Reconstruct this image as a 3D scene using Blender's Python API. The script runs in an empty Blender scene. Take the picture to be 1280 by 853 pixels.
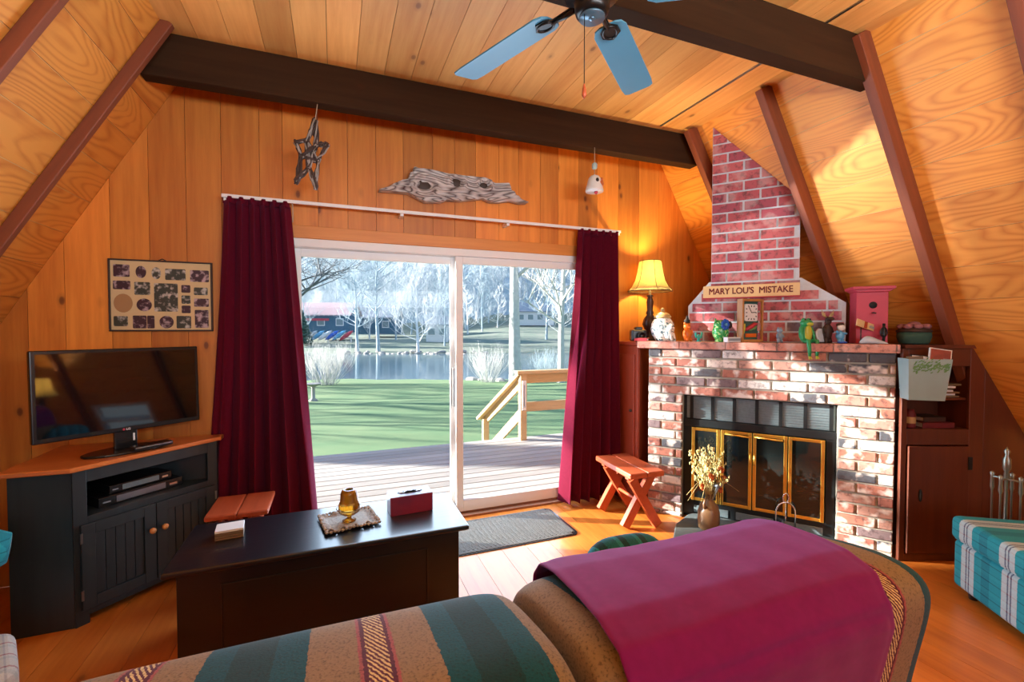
import bpy, bmesh, math, random
from mathutils import Vector, Matrix, Euler, noise
random.seed(7)
C = bpy.context.scene.collection
R = math.radians
scn = bpy.context.scene

# ------------------------------------------------------------------ camera, world, sun, large lights, exposure
cam = bpy.data.cameras.new('camera'); cam.sensor_width = 36.0; cam.lens = 569.0 / 1280 * 36
cam.clip_end = 600; cam.clip_start = 0.02
camo = bpy.data.objects.new('camera', cam); C.objects.link(camo)
camo.location = (0, 0, 1.45); camo.rotation_euler = (R(90 - 1.5), 0, R(-21.3))
scn.camera = camo

w = bpy.data.worlds.new('sky'); scn.world = w; w.use_nodes = True
nt = w.node_tree; nt.nodes.clear()
wo = nt.nodes.new('ShaderNodeOutputWorld'); bg = nt.nodes.new('ShaderNodeBackground')
tcw = nt.nodes.new('ShaderNodeTexCoord'); sx = nt.nodes.new('ShaderNodeSeparateXYZ')
rp = nt.nodes.new('ShaderNodeValToRGB')
rp.color_ramp.elements[0].position = 0.0; rp.color_ramp.elements[0].color = (0.74, 0.88, 1.0, 1)
rp.color_ramp.elements[1].position = 0.6; rp.color_ramp.elements[1].color = (0.32, 0.58, 1.0, 1)
nt.links.new(tcw.outputs['Generated'], sx.inputs[0]); nt.links.new(sx.outputs['Z'], rp.inputs[0])
nt.links.new(rp.outputs[0], bg.inputs[0]); nt.links.new(bg.outputs[0], wo.inputs[0])
bg.inputs[1].default_value = 0.8

def lamp(name, kind, loc, direction, energy, color, **kw):
    l = bpy.data.lights.new(name, kind); l.energy = energy; l.color = color
    for k, v in kw.items(): setattr(l, k, v)
    o = bpy.data.objects.new(name, l); C.objects.link(o); o.location = loc
    o.rotation_euler = Vector(direction).to_track_quat('-Z', 'Y').to_euler()
    return o
SUN = Vector((0.885 * math.cos(R(14)), -0.466 * math.cos(R(14)), -math.sin(R(14))))
lamp('low_winter_sun', 'SUN', (-20, 14, 10), SUN, 19.0, (1.0, 0.94, 0.84), angle=R(0.6))
# low sun mirrored by the pond, coming up through the glass door
lamp('pond_glint', 'SPOT', (-16.6, 12.7, -1.85), (17.7, -9.4, 3.3), 46000, (1.0, 0.93, 0.84), spot_size=R(24), spot_blend=0.4, shadow_soft_size=0.25)
# daylight of the large glass door and of the windows at the other end of the room
lamp('door_daylight', 'AREA', (0.9, 3.30, 1.05), (0, -1, -0.1), 60, (0.62, 0.80, 1.0), shape='RECTANGLE', size=2.0, size_y=1.9)
lamp('rear_window_daylight', 'AREA', (0.9, -3.85, 1.55), (0, 1, 0.12), 34, (0.80, 0.90, 1.0), shape='RECTANGLE', size=3.0, size_y=1.7)
lamp('ceiling_fill', 'AREA', (0.9, -0.9, 1.95), (-0.1, 0.5, 1), 105, (0.92, 0.96, 1.0), shape='RECTANGLE', size=2.6, size_y=0.7)  # added fill lamp aimed up to brighten the ceiling, no real source there

vs = scn.view_settings
vs.view_transform = 'Standard'; vs.look = 'None'; vs.gamma = 1.0; vs.use_curve_mapping = False
vs.exposure = 0.5
scn.cycles.use_denoising = True
scn.cycles.max_bounces = 8; scn.cycles.diffuse_bounces = 4; scn.cycles.transparent_max_bounces = 16
scn.cycles.sample_clamp_indirect = 6.0
scn.cycles.caustics_reflective = False; scn.cycles.caustics_refractive = False

# ------------------------------------------------------------------ mesh builder
class MB:
    def __init__(s): s.v = []; s.f = []; s.m = []; s.s = []
    def add(s, vs_, fs, mi=0, smooth=False, M=None):
        b = len(s.v)
        s.v += [tuple(M @ Vector(p)) if M is not None else tuple(p) for p in vs_]
        s.f += [tuple(b + i for i in f) for f in fs]; s.m += [mi] * len(fs); s.s += [smooth] * len(fs)
        return s
    def box(s, x0, x1, y0, y1, z0, z1, mi=0, M=None):
        vs_ = [(x, y, z) for z in (z0, z1) for y in (y0, y1) for x in (x0, x1)]
        return s.add(vs_, [(0, 2, 3, 1), (4, 5, 7, 6), (0, 1, 5, 4), (2, 6, 7, 3), (0, 4, 6, 2), (1, 3, 7, 5)], mi, False, M)
    def prism(s, poly, z0, z1, mi=0, M=None, smooth=False):           # poly in xy (counter-clockwise), extruded along z
        n = len(poly)
        vs_ = [(p[0], p[1], z0) for p in poly] + [(p[0], p[1], z1) for p in poly]
        fs = [tuple(range(n - 1, -1, -1)), tuple(range(n, 2 * n))] + [(i, (i + 1) % n, n + (i + 1) % n, n + i) for i in range(n)]
        return s.add(vs_, fs, mi, smooth, M)
    def lathe(s, prof, n=24, mi=0, M=None, cap=True, smooth=True):    # prof: (radius, z)
        vs_ = []; fs = []
        for r, z in prof:
            for k in range(n):
                a = 2 * math.pi * k / n; vs_.append((r * math.cos(a), r * math.sin(a), z))
        for j in range(len(prof) - 1):
            for k in range(n):
                a, b = j * n + k, j * n + (k + 1) % n
                fs.append((a, b, b + n, a + n))
        if cap:
            fs.append(tuple(range(n - 1, -1, -1))); fs.append(tuple(range((len(prof) - 1) * n, len(prof) * n)))
        return s.add(vs_, fs, mi, smooth, M)
    def tube(s, pts, rad, n=8, mi=0, M=None, smooth=True, cap=True):
        pts = [Vector(p) for p in pts]
        if not hasattr(rad, '__len__'): rad = [rad] * len(pts)
        vs_ = []; fs = []; t0 = (pts[1] - pts[0]).normalized()
        u = t0.orthogonal().normalized()
        for i, p in enumerate(pts):
            t = (pts[min(i + 1, len(pts) - 1)] - pts[max(i - 1, 0)])
            t = t.normalized() if t.length > 1e-9 else t0
            u = (u - t * u.dot(t)); u = u.normalized() if u.length > 1e-6 else t.orthogonal().normalized()
            w_ = t.cross(u)
            for k in range(n):
                a = 2 * math.pi * k / n; vs_.append(p + (u * math.cos(a) + w_ * math.sin(a)) * rad[i])
        for j in range(len(pts) - 1):
            for k in range(n):
                a, b = j * n + k, j * n + (k + 1) % n; fs.append((a, b, b + n, a + n))
        if cap:
            fs.append(tuple(range(n - 1, -1, -1))); fs.append(tuple(range((len(pts) - 1) * n, len(pts) * n)))
        return s.add(vs_, fs, mi, smooth, M)
    def ball(s, c, r, n=14, m=9, mi=0, M=None):
        if not hasattr(r, '__len__'): r = (r, r, r)
        vs_ = [(c[0], c[1], c[2] - r[2])]; fs = []
        for j in range(1, m):
            ph = math.pi * j / m - math.pi / 2
            for k in range(n):
                a = 2 * math.pi * k / n
                vs_.append((c[0] + r[0] * math.cos(ph) * math.cos(a), c[1] + r[1] * math.cos(ph) * math.sin(a), c[2] + r[2] * math.sin(ph)))
        vs_.append((c[0], c[1], c[2] + r[2])); L = len(vs_) - 1
        for k in range(n):
            fs.append((0, 1 + (k + 1) % n, 1 + k))
            for j in range(m - 2):
                a, b = 1 + j * n + k, 1 + j * n + (k + 1) % n; fs.append((a, b, b + n, a + n))
            a, b = 1 + (m - 2) * n + k, 1 + (m - 2) * n + (k + 1) % n; fs.append((a, b, L))
        return s.add(vs_, fs, mi, True, M)
    def grid(s, fn, nu, nv, mi=0, smooth=True, M=None):
        vs_ = [fn(i / nu, j / nv) for j in range(nv + 1) for i in range(nu + 1)]
        fs = [(j * (nu + 1) + i, j * (nu + 1) + i + 1, (j + 1) * (nu + 1) + i + 1, (j + 1) * (nu + 1) + i) for j in range(nv) for i in range(nu)]
        return s.add(vs_, fs, mi, smooth, M)
    def loft(s, rings, mi=0, M=None, smooth=True, closed=True):
        n = len(rings[0]); vs_ = [p for r in rings for p in r]; fs = []
        for j in range(len(rings) - 1):
            for k in range(n if closed else n - 1):
                a, b = j * n + k, j * n + (k + 1) % n; fs.append((a, b, b + n, a + n))
        if closed:
            fs.append(tuple(range(n - 1, -1, -1))); fs.append(tuple(range((len(rings) - 1) * n, len(rings) * n)))
        return s.add(vs_, fs, mi, smooth, M)
    def build(s, name, mats, parent=None, bevel=0, seg=2, solid=0, sub=0, loc=None, rot=None):
        me = bpy.data.meshes.new(name); me.from_pydata(s.v, [], s.f); 
        if not isinstance(mats, (list, tuple)): mats = [mats]
        for m in mats: me.materials.append(m)
        for p, mi, sm in zip(me.polygons, s.m, s.s): p.material_index = mi; p.use_smooth = sm
        me.update()
        bm = bmesh.new(); bm.from_mesh(me); bmesh.ops.recalc_face_normals(bm, faces=bm.faces); bm.to_mesh(me); bm.free()
        o = bpy.data.objects.new(name, me); C.objects.link(o)
        if parent is not None: o.parent = parent
        if loc is not None: o.location = loc
        if rot is not None: o.rotation_euler = rot
        if bevel:
            b = o.modifiers.new('bevel', 'BEVEL'); b.width = bevel; b.segments = seg; b.limit_method = 'ANGLE'; b.angle_limit = R(40)
        if solid:
            b = o.modifiers.new('solid', 'SOLIDIFY'); b.thickness = solid; b.offset = 0
        if sub:
            b = o.modifiers.new('sub', 'SUBSURF'); b.levels = sub; b.render_levels = sub
        return o

def T(x=0, y=0, z=0, rz=0, rx=0, ry=0, s=1):
    return Matrix.Translation((x, y, z)) @ Euler((R(rx), R(ry), R(rz))).to_matrix().to_4x4() @ Matrix.Scale(s, 4)
def thing(name, label, cat, loc=(0, 0, 0), rz=0, group=None):
    o = bpy.data.objects.new(name, None); C.objects.link(o); o.empty_display_size = 0.05
    o.location = loc; o.rotation_euler = (0, 0, R(rz)); o['label'] = label; o['category'] = cat
    if group: o['group'] = group
    return o
def tag(o, label, cat, group=None, kind=None):
    o['label'] = label; o['category'] = cat
    if group: o['group'] = group
    if kind: o['kind'] = kind
    return o
def struct(o): o['kind'] = 'structure'; return o
def lab(o, l): o['label'] = l; return o
def cut(o, co, no):                                   # slice a mesh with a plane (object space), keep the side opposite to no, cap it
    bm = bmesh.new(); bm.from_mesh(o.data)
    r = bmesh.ops.bisect_plane(bm, geom=bm.verts[:] + bm.edges[:] + bm.faces[:], plane_co=co, plane_no=no, clear_outer=True)
    ed = [e for e in r['geom_cut'] if isinstance(e, bmesh.types.BMEdge)]
    if ed: bmesh.ops.holes_fill(bm, edges=ed)
    bm.to_mesh(o.data); bm.free(); return o
def copy_tree(o, loc=None, rz=None, label=None, parent=None):
    c = o.copy(); C.objects.link(c)
    if parent is not None: c.parent = parent
    if loc is not None: c.location = loc
    if rz is not None: c.rotation_euler = (0, 0, R(rz))
    if label: c['label'] = label
    for ch in list(o.children): copy_tree(ch, parent=c)
    return c
def rrect(w_, h_, r, n=4, cx=0, cy=0):
    out = []
    for (sx_, sy_, a0) in ((1, 1, 0), (-1, 1, 90), (-1, -1, 180), (1, -1, 270)):
        for k in range(n + 1):
            a = R(a0 + 90 * k / n)
            out.append((cx + sx_ * (w_ / 2 - r) + r * math.cos(a), cy + sy_ * (h_ / 2 - r) + r * math.sin(a)))
    return out
def ell(rx, ry, n=20, cx=0, cy=0): return [(cx + rx * math.cos(2 * math.pi * k / n), cy + ry * math.sin(2 * math.pi * k / n)) for k in range(n)]
XZ = Matrix(((1, 0, 0, 0), (0, 0, -1, 0), (0, 1, 0, 0), (0, 0, 0, 1)))   # poly (x, z): extrusion runs towards -y

# ------------------------------------------------------------------ materials
def new(name):
    m = bpy.data.materials.new(name); m.use_nodes = True; t = m.node_tree
    return m, t, t.nodes['Principled BSDF'], t.nodes, t.links
def node(t, typ, **kw):
    n = t.nodes.new('ShaderNode' + typ)
    for k, v in kw.items():
        if k in n.inputs: n.inputs[k].default_value = v
        else: setattr(n, k, v)
    return n
def ramp(t, stops, interp='LINEAR'):
    n = t.nodes.new('ShaderNodeValToRGB'); cr = n.color_ramp; cr.interpolation = interp
    while len(cr.elements) < len(stops): cr.elements.new(0.5)
    for e, (p, c) in zip(cr.elements, stops): e.position = p; e.color = (*c, 1)
    return n
def mixc(t, a, b, fac, mode='MIX'):
    n = t.nodes.new('ShaderNodeMix'); n.data_type = 'RGBA'; n.blend_type = mode
    for sock, val in ((n.inputs[0], fac), (n.inputs[6], a), (n.inputs[7], b)):
        if hasattr(val, 'is_linked'): t.links.new(val, sock)
        elif hasattr(val, '__len__'): sock.default_value = (*val, 1)
        else: sock.default_value = val
    return n.outputs[2]
def mth(t, op, a, b=None):
    n = t.nodes.new('ShaderNodeMath'); n.operation = op
    for i, val in enumerate((a, b)):
        if val is None: continue
        if hasattr(val, 'is_linked'): t.links.new(val, n.inputs[i])
        else: n.inputs[i].default_value = val
    return n.outputs[0]
def mat(name, col, rough=0.5, metal=0.0, var=0.12, scale=20, bump=0.0, spec=0.5, sheen=0.0, col2=None, sharp=None):
    m, t, p, N, L = new(name)
    tc = node(t, 'TexCoord'); nz = node(t, 'TexNoise', Scale=scale, Detail=4.0)
    L.new(tc.outputs['Object'], nz.inputs['Vector'])
    c2 = col2 or tuple(c * (1 - var * 2) for c in col)
    L.new(mixc(t, col, c2, ramp_out(t, nz.outputs['Fac'], *sharp) if sharp else mth(t, 'MULTIPLY', nz.outputs['Fac'], 1.0)), p.inputs['Base Color'])
    p.inputs['Roughness'].default_value = rough; p.inputs['Metallic'].default_value = metal
    p.inputs['Specular IOR Level'].default_value = spec
    if sheen: p.inputs['Sheen Weight'].default_value = sheen
    if bump:
        b = node(t, 'Bump', Strength=bump, Distance=0.01); L.new(nz.outputs['Fac'], b.inputs['Height']); L.new(b.outputs[0], p.inputs['Normal'])
    return m
def wood(name, light, dark, axis='z', scale=1.0, knots=0.0, rough=0.45, isl=0.35, knotcol=(0.10, 0.02, 0.005), swirl=0.0, coat=0.0, flat=None):
    m, t, p, N, L = new(name)
    tc = node(t, 'TexCoord'); geo = node(t, 'NewGeometry')
    off = node(t, 'VectorMath', operation='SCALE'); off.inputs[0].default_value = (13.1, 7.7, 5.3); L.new(geo.outputs['Random Per Island'], off.inputs['Scale'])
    ad = node(t, 'VectorMath', operation='ADD'); L.new(tc.outputs['Object'], ad.inputs[0]); L.new(off.outputs[0], ad.inputs[1])
    sc = {'x': (0.07, 1, 1), 'y': (1, 0.07, 1), 'z': (1, 1, 0.07)}[axis]
    mp = node(t, 'Mapping'); mp.inputs['Scale'].default_value = tuple(c * scale for c in sc); L.new(ad.outputs[0], mp.inputs['Vector'])
    nz = node(t, 'TexNoise', Scale=26.0, Detail=6.0, Roughness=0.6); L.new(mp.outputs[0], nz.inputs['Vector'])
    nb = node(t, 'TexNoise', Scale=3.5, Detail=2.0); L.new(mp.outputs[0], nb.inputs['Vector'])
    f = mth(t, 'ADD', mth(t, 'MULTIPLY', nz.outputs['Fac'], 0.55), mth(t, 'MULTIPLY', nb.outputs['Fac'], 0.45))
    if swirl:
        mp2 = node(t, 'Mapping'); mp2.inputs['Scale'].default_value = tuple({1: 1.0, 0.07: 0.22}[c] * scale for c in sc); L.new(ad.outputs[0], mp2.inputs['Vector'])
        nc = node(t, 'TexNoise', Scale=3.2, Detail=1.5); L.new(mp2.outputs[0], nc.inputs['Vector'])
        rings = mth(t, 'ABSOLUTE', mth(t, 'SINE', mth(t, 'MULTIPLY', nc.outputs['Fac'], 85.0)))
        f = mth(t, 'ADD', mth(t, 'MULTIPLY', f, 1 - swirl), mth(t, 'MULTIPLY', rings, swirl))
    r = ramp(t, [(0.28, dark), (0.62, light)]); L.new(f, r.inputs[0])
    bri = mth(t, 'ADD', mth(t, 'MULTIPLY', geo.outputs['Random Per Island'], isl), 1 - isl * 0.6)
    c = mixc(t, r.outputs[0], (1, 1, 1), 1.0, 'MULTIPLY'); mm = c.node
    cb = node(t, 'CombineColor'); [L.new(bri, cb.inputs[i]) for i in range(3)]
    L.new(cb.outputs[0], mm.inputs[7])
    if knots:
        mk = node(t, 'Mapping'); ks = {'x': [3.0, 5.5, 5.5], 'y': [5.5, 3.0, 5.5], 'z': [5.5, 5.5, 3.0]}[axis]
        if flat is not None: ks[flat] = 0.0
        mk.inputs['Scale'].default_value = ks; L.new(ad.outputs[0], mk.inputs['Vector'])
        vo = node(t, 'TexVoronoi', Scale=1.0); L.new(mk.outputs[0], vo.inputs['Vector'])
        kr = ramp(t, [(0.0, (1, 1, 1)), (0.06, (0.8, 0.8, 0.8)), (0.085, (0.25, 0.25, 0.25)), (0.16, (0, 0, 0))]); L.new(vo.outputs['Distance'], kr.inputs[0])
        c = mixc(t, c, knotcol, mth(t, 'MULTIPLY', kr.outputs[0], knots))
    L.new(c, p.inputs['Base Color']); p.inputs['Roughness'].default_value = rough
    p.inputs['Coat Weight'].default_value = coat; p.inputs['Coat Roughness'].default_value = 0.12
    b = node(t, 'Bump', Strength=0.12, Distance=0.004); L.new(nz.outputs['Fac'], b.inputs['Height']); L.new(b.outputs[0], p.inputs['Normal'])
    return m
def brick(name, stops, white=0.0):
    m, t, p, N, L = new(name)
    tc = node(t, 'TexCoord'); geo = node(t, 'NewGeometry')
    r = ramp(t, stops, 'CONSTANT'); L.new(geo.outputs['Random Per Island'], r.inputs[0])
    nz = node(t, 'TexNoise', Scale=28.0, Detail=6.0, Roughness=0.65); L.new(tc.outputs['Object'], nz.inputs['Vector'])
    nl = node(t, 'TexNoise', Scale=9.0, Detail=3.0); L.new(tc.outputs['Object'], nl.inputs['Vector'])
    c = mixc(t, r.outputs[0], (0.05, 0.03, 0.035), mth(t, 'MULTIPLY', ramp_out(t, nz.outputs['Fac'], 0.50, 0.66), 0.7))
    c = mixc(t, c, (0.72, 0.66, 0.62), mth(t, 'MULTIPLY', ramp_out(t, nl.outputs['Fac'], 0.52, 0.62), white))
    L.new(c, p.inputs['Base Color']); p.inputs['Roughness'].default_value = 0.75
    b = node(t, 'Bump', Strength=0.5, Distance=0.006); L.new(nz.outputs['Fac'], b.inputs['Height']); L.new(b.outputs[0], p.inputs['Normal'])
    return m
def ramp_out(t, sock, a, b):
    r = ramp(t, [(a, (0, 0, 0)), (b, (1, 1, 1))]); t.links.new(sock, r.inputs[0]); return r.outputs[0]
def plaid(name, stops, period, phase=0.0, cross=None, axis='X', chain=None, weave=(230, 0.55)):
    m, t, p, N, L = new(name)
    tc = node(t, 'TexCoord'); sp = node(t, 'SeparateXYZ'); L.new(tc.outputs['Object'], sp.inputs[0])
    wob = node(t, 'TexNoise', Scale=140.0, Detail=1.0); L.new(tc.outputs['Object'], wob.inputs['Vector'])
    x = mth(t, 'ADD', sp.outputs[axis], mth(t, 'MULTIPLY', mth(t, 'SUBTRACT', wob.outputs['Fac'], 0.5), 0.006))
    u = mth(t, 'FRACT', mth(t, 'ADD', mth(t, 'DIVIDE', x, period), phase + 20))
    r = ramp(t, stops, 'CONSTANT'); L.new(u, r.inputs[0]); c = r.outputs[0]
    if chain:
        lo, hi, col, sc = chain
        other = 'Z' if axis in 'XY' else 'X'
        al = mth(t, 'ADD', sp.outputs[other], sp.outputs['Y' if axis == 'X' else 'X'])
        v = mth(t, 'FRACT', mth(t, 'MULTIPLY', al, sc))
        uu = mth(t, 'FRACT', mth(t, 'MULTIPLY', x, sc * 1.6))
        dd = mth(t, 'GREATER_THAN', mth(t, 'ABSOLUTE', mth(t, 'SINE', mth(t, 'MULTIPLY', mth(t, 'ADD', uu, v), 6.283))), 0.72)
        ins = mth(t, 'MULTIPLY', mth(t, 'GREATER_THAN', u, lo), mth(t, 'LESS_THAN', u, hi))
        c = mixc(t, c, col, mth(t, 'MULTIPLY', dd, ins))
    if cross:
        ax2, per2, st2, amt = cross
        v = mth(t, 'FRACT', mth(t, 'ADD', mth(t, 'DIVIDE', sp.outputs[ax2], per2), 20.0))
        r2 = ramp(t, st2, 'CONSTANT'); L.new(v, r2.inputs[0]); c = mixc(t, c, r2.outputs[0], amt)
    nz = node(t, 'TexNoise', Scale=float(weave[0]), Detail=2.0); L.new(tc.outputs['Object'], nz.inputs['Vector'])
    c = mixc(t, c, (0.01, 0.01, 0.012), mth(t, 'MULTIPLY', ramp_out(t, nz.outputs['Fac'], 0.5, 0.72), weave[1]))
    L.new(c, p.inputs['Base Color']); p.inputs['Roughness'].default_value = 0.85; p.inputs['Sheen Weight'].default_value = 0.06
    p.inputs['Specular IOR Level'].default_value = 0.2
    b = node(t, 'Bump', Strength=0.3, Distance=0.002); L.new(nz.outputs['Fac'], b.inputs['Height']); L.new(b.outputs[0], p.inputs['Normal'])
    return m
def glassy(name, tint=(1, 1, 1), fac=1.0, ior=1.45):
    m, t, p, N, L = new(name); out = N['Material Output']; N.remove(p)
    tr = node(t, 'BsdfTransparent'); tr.inputs[0].default_value = (*tint, 1)
    gl = node(t, 'BsdfGlossy'); gl.inputs['Roughness'].default_value = 0.02
    fr = node(t, 'Fresnel', IOR=ior); mx = node(t, 'MixShader')
    geo = node(t, 'NewGeometry'); L.new(mth(t, 'MULTIPLY', mth(t, 'MULTIPLY', fr.outputs[0], fac), mth(t, 'SUBTRACT', 1.0, geo.outputs['Backfacing'])), mx.inputs[0]); L.new(tr.outputs[0], mx.inputs[1]); L.new(gl.outputs[0], mx.inputs[2]); L.new(mx.outputs[0], out.inputs[0])
    return m
def cloth(name, col, trans=0.3, rough=0.9, sheen=0.5, line=None, var=0.15):
    m, t, p, N, L = new(name); out = N['Material Output']
    tc = node(t, 'TexCoord'); nz = node(t, 'TexNoise', Scale=60.0, Detail=3.0); L.new(tc.outputs['Object'], nz.inputs['Vector'])
    c = mixc(t, col, tuple(k * (1 - var * 2) for k in col), nz.outputs['Fac'])
    L.new(c, p.inputs['Base Color']); p.inputs['Roughness'].default_value = rough; p.inputs['Sheen Weight'].default_value = sheen
    p.inputs['Sheen Tint'].default_value = (0.65, 0.4, 1.0, 1); p.inputs['Specular IOR Level'].default_value = 0.2  # violet tint puts the blue door light on the throw into its sheen
    tl = node(t, 'BsdfTranslucent'); L.new(c, tl.inputs[0]); mx = node(t, 'MixShader'); mx.inputs[0].default_value = trans
    L.new(p.outputs[0], mx.inputs[1]); L.new(tl.outputs[0], mx.inputs[2]); L.new(mx.outputs[0], out.inputs[0])
    if line:
        wv = node(t, 'TexWave', Scale=line, Distortion=1.0); L.new(tc.outputs['Object'], wv.inputs['Vector'])
        b = node(t, 'Bump', Strength=0.25, Distance=0.003); L.new(wv.outputs['Fac'], b.inputs['Height']); L.new(b.outputs[0], p.inputs['Normal'])
    return m
def emit(name, col, strength):
    m, t, p, N, L = new(name); p.inputs['Base Color'].default_value = (*col, 1)
    p.inputs['Emission Color'].default_value = (*col, 1); p.inputs['Emission Strength'].default_value = strength
    return m

M = {}
M['wall'] = wood('pine_boards', (0.76, 0.27, 0.038), (0.50, 0.125, 0.012), 'z', 1.0, 0.9, 0.45, 0.5, flat=1)
M['ceil'] = wood('ceiling_pine', (0.88, 0.47, 0.14), (0.66, 0.26, 0.055), 'y', 1.0, 0.8, 0.5, 0.5, (0.16, 0.05, 0.015), flat=2)
M['ply'] = wood('plywood_panel', (0.80, 0.34, 0.06), (0.58, 0.18, 0.022), 'y', 1.0, 0.0, 0.5, 0.2, swirl=0.26)
M['plyback'] = mat('panel_seam', (0.85, 0.55, 0.22), 0.6)
M['floor'] = wood('floor_boards', (0.68, 0.22, 0.035), (0.46, 0.11, 0.012), 'y', 1.0, 0.6, 0.32, 0.3, coat=0.15, flat=2)
M['seam'] = mat('board_seam', (0.08, 0.025, 0.008), 0.8)
M['rafter'] = wood('rafter_wood', (0.24, 0.058, 0.018), (0.13, 0.028, 0.010), 'x', 1.0, 0.3, 0.6, 0.1)
M['beam'] = wood('beam_wood', (0.045, 0.018, 0.006), (0.022, 0.009, 0.003), 'x', 1.0, 0.2, 0.8, 0.1)
M['beam'].node_tree.nodes['Principled BSDF'].inputs['Specular IOR Level'].default_value = 0.15
M['casing'] = wood('casing_pine', (0.70, 0.27, 0.05), (0.52, 0.16, 0.025), 'x', 1.0, 0.4, 0.45, 0.1)
M['white'] = mat('white_vinyl', (0.80, 0.82, 0.84), 0.4, var=0.03)
M['sill'] = wood('sill_wood', (0.34, 0.16, 0.09), (0.20, 0.09, 0.05), 'x', 1.0, 0, 0.5, 0.1)
M['glass'] = glassy('window_glass', fac=0.22)
M['chrome'] = mat('polished_chrome', (0.75, 0.77, 0.8), 0.18, 1.0, 0.05)
M['steel'] = mat('grey_metal', (0.35, 0.37, 0.40), 0.35, 1.0, 0.1)
M['brass'] = mat('polished_brass', (0.98, 0.66, 0.13), 0.35, 1.0, 0.08)
M['iron'] = mat('black_iron', (0.018, 0.024, 0.028), 0.4, 0.3, 0.2)
M['blackp'] = mat('black_plastic', (0.010, 0.010, 0.011), 0.25, 0, 0.1)
M['screen'] = mat('tv_screen', (0.004, 0.004, 0.005), 0.04, 0, 0.0, spec=0.7)
M['darkpaint'] = wood('dark_teal_paint', (0.020, 0.030, 0.036), (0.011, 0.016, 0.020), 'z', 1.0, 0, 0.4, 0.1)
M['chest'] = wood('dark_stain', (0.008, 0.008, 0.013), (0.004, 0.004, 0.007), 'x', 1.0, 0, 0.30, 0.1, coat=0.35)
M['orange'] = wood('orange_varnish', (0.62, 0.19, 0.045), (0.45, 0.11, 0.022), 'x', 1.0, 0.2, 0.3, 0.1, coat=0.3)
M['redwood'] = wood('red_stained_pine', (0.50, 0.10, 0.035), (0.34, 0.055, 0.018), 'y', 1.0, 0.3, 0.4, 0.25)
M['redcab'] = wood('red_cabinet_wood', (0.40, 0.06, 0.022), (0.28, 0.038, 0.014), 'z', 1.0, 0.3, 0.45, 0.1)
M['darkcab'] = wood('dark_cabinet_wood', (0.13, 0.030, 0.010), (0.07, 0.015, 0.006), 'z', 1.0, 0.3, 0.45, 0.15)
M['knob'] = wood('knob_wood', (0.62, 0.28, 0.09), (0.45, 0.18, 0.05), 'z', 3.0, 0, 0.4)
M['mortar'] = mat('mortar', (0.42, 0.40, 0.34), 0.9, 0, 0.15, 40, 0.4)
M['mortarb'] = mat('pale_mortar', (0.60, 0.68, 0.75), 0.9, 0, 0.12, 40, 0.4)
M['brickf'] = brick('tumbled_brick', [(0, (0.38, 0.15, 0.105)), (0.20, (0.075, 0.082, 0.10)), (0.36, (0.66, 0.65, 0.64)), (0.54, (0.32, 0.12, 0.09)), (0.70, (0.46, 0.26, 0.21)), (0.82, (0.18, 0.13, 0.14)), (0.93, (0.75, 0.66, 0.60))], 0.95)
M['brickc'] = brick('chimney_brick', [(0, (0.40, 0.085, 0.10)), (0.4, (0.46, 0.11, 0.12)), (0.75, (0.34, 0.07, 0.10)), (0.95, (0.16, 0.11, 0.14))], 0.22)
M['brickm'] = brick('mantel_brick', [(0, (0.58, 0.27, 0.21)), (0.5, (0.50, 0.20, 0.15))], 0.3)
M['slate'] = mat('slate_slab', (0.16, 0.20, 0.21), 0.6, 0, 0.25, 18, 0.3)
M['stone'] = mat('pale_stone', (0.55, 0.62, 0.68), 0.5, 0, 0.15, 30)
M['dglass'] = mat('smoked_fire_glass', (0.012, 0.017, 0.017), 0.05, 0, 0.0, spec=0.9)
M['vent'] = mat('vent_metal', (0.24, 0.33, 0.37), 0.4, 0.5, 0.2, 60)
M['curtain'] = cloth('burgundy_cloth', (0.21, 0.006, 0.030), 0.42, sheen=0.1, line=0)
M['throw'] = cloth('magenta_fleece', (0.20, 0.006, 0.125), 0.05, sheen=0.35, line=0)
TEAL = (0.004, 0.065, 0.095); DT = (0.010, 0.022, 0.024); BEI = (0.24, 0.20, 0.155); GOLD = (0.21, 0.10, 0.03); MAR = (0.085, 0.010, 0.030); ROSE = (0.30, 0.08, 0.09)
BEI = (0.23, 0.165, 0.10); TEAL = (0.002, 0.065, 0.105)
PST = [(0, TEAL), (0.12, (0.004, 0.040, 0.058)), (0.30, TEAL), (0.44, BEI), (0.655, ROSE), (0.67, MAR), (0.80, ROSE), (0.815, BEI)]
M['plaid'] = plaid('wool_plaid', PST, 0.35, 0.57, chain=(0.69, 0.785, (0.62, 0.48, 0.25), 40))
M['plaidr'] = plaid('wool_plaid_shifted', PST, 0.35, 0.792, chain=(0.69, 0.785, (0.62, 0.48, 0.25), 40))
M['teal'] = plaid('teal_stripe', [(0, (0.010, 0.14, 0.20)), (0.5, (0.02, 0.24, 0.32)), (0.7, (0.010, 0.06, 0.08))], 0.09, 0.3)
LT = (0.02, 0.30, 0.36); LW_ = (0.72, 0.74, 0.72); LM = (0.20, 0.05, 0.10)
M['ltplaid'] = plaid('light_teal_plaid', [(0, LT), (0.14, (0.01, 0.16, 0.22)), (0.34, LT), (0.52, LW_), (0.64, LM), (0.67, LW_), (0.71, LM), (0.74, LW_), (0.86, LT)], 0.26, 0.1, cross=('Z', 0.085, [(0, LT), (0.2, (0.008, 0.03, 0.04)), (0.27, LT), (0.5, (0.03, 0.36, 0.42)), (0.72, (0.01, 0.12, 0.15)), (0.77, LT)], 0.42), axis='Y', weave=(200, 0.15))
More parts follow.
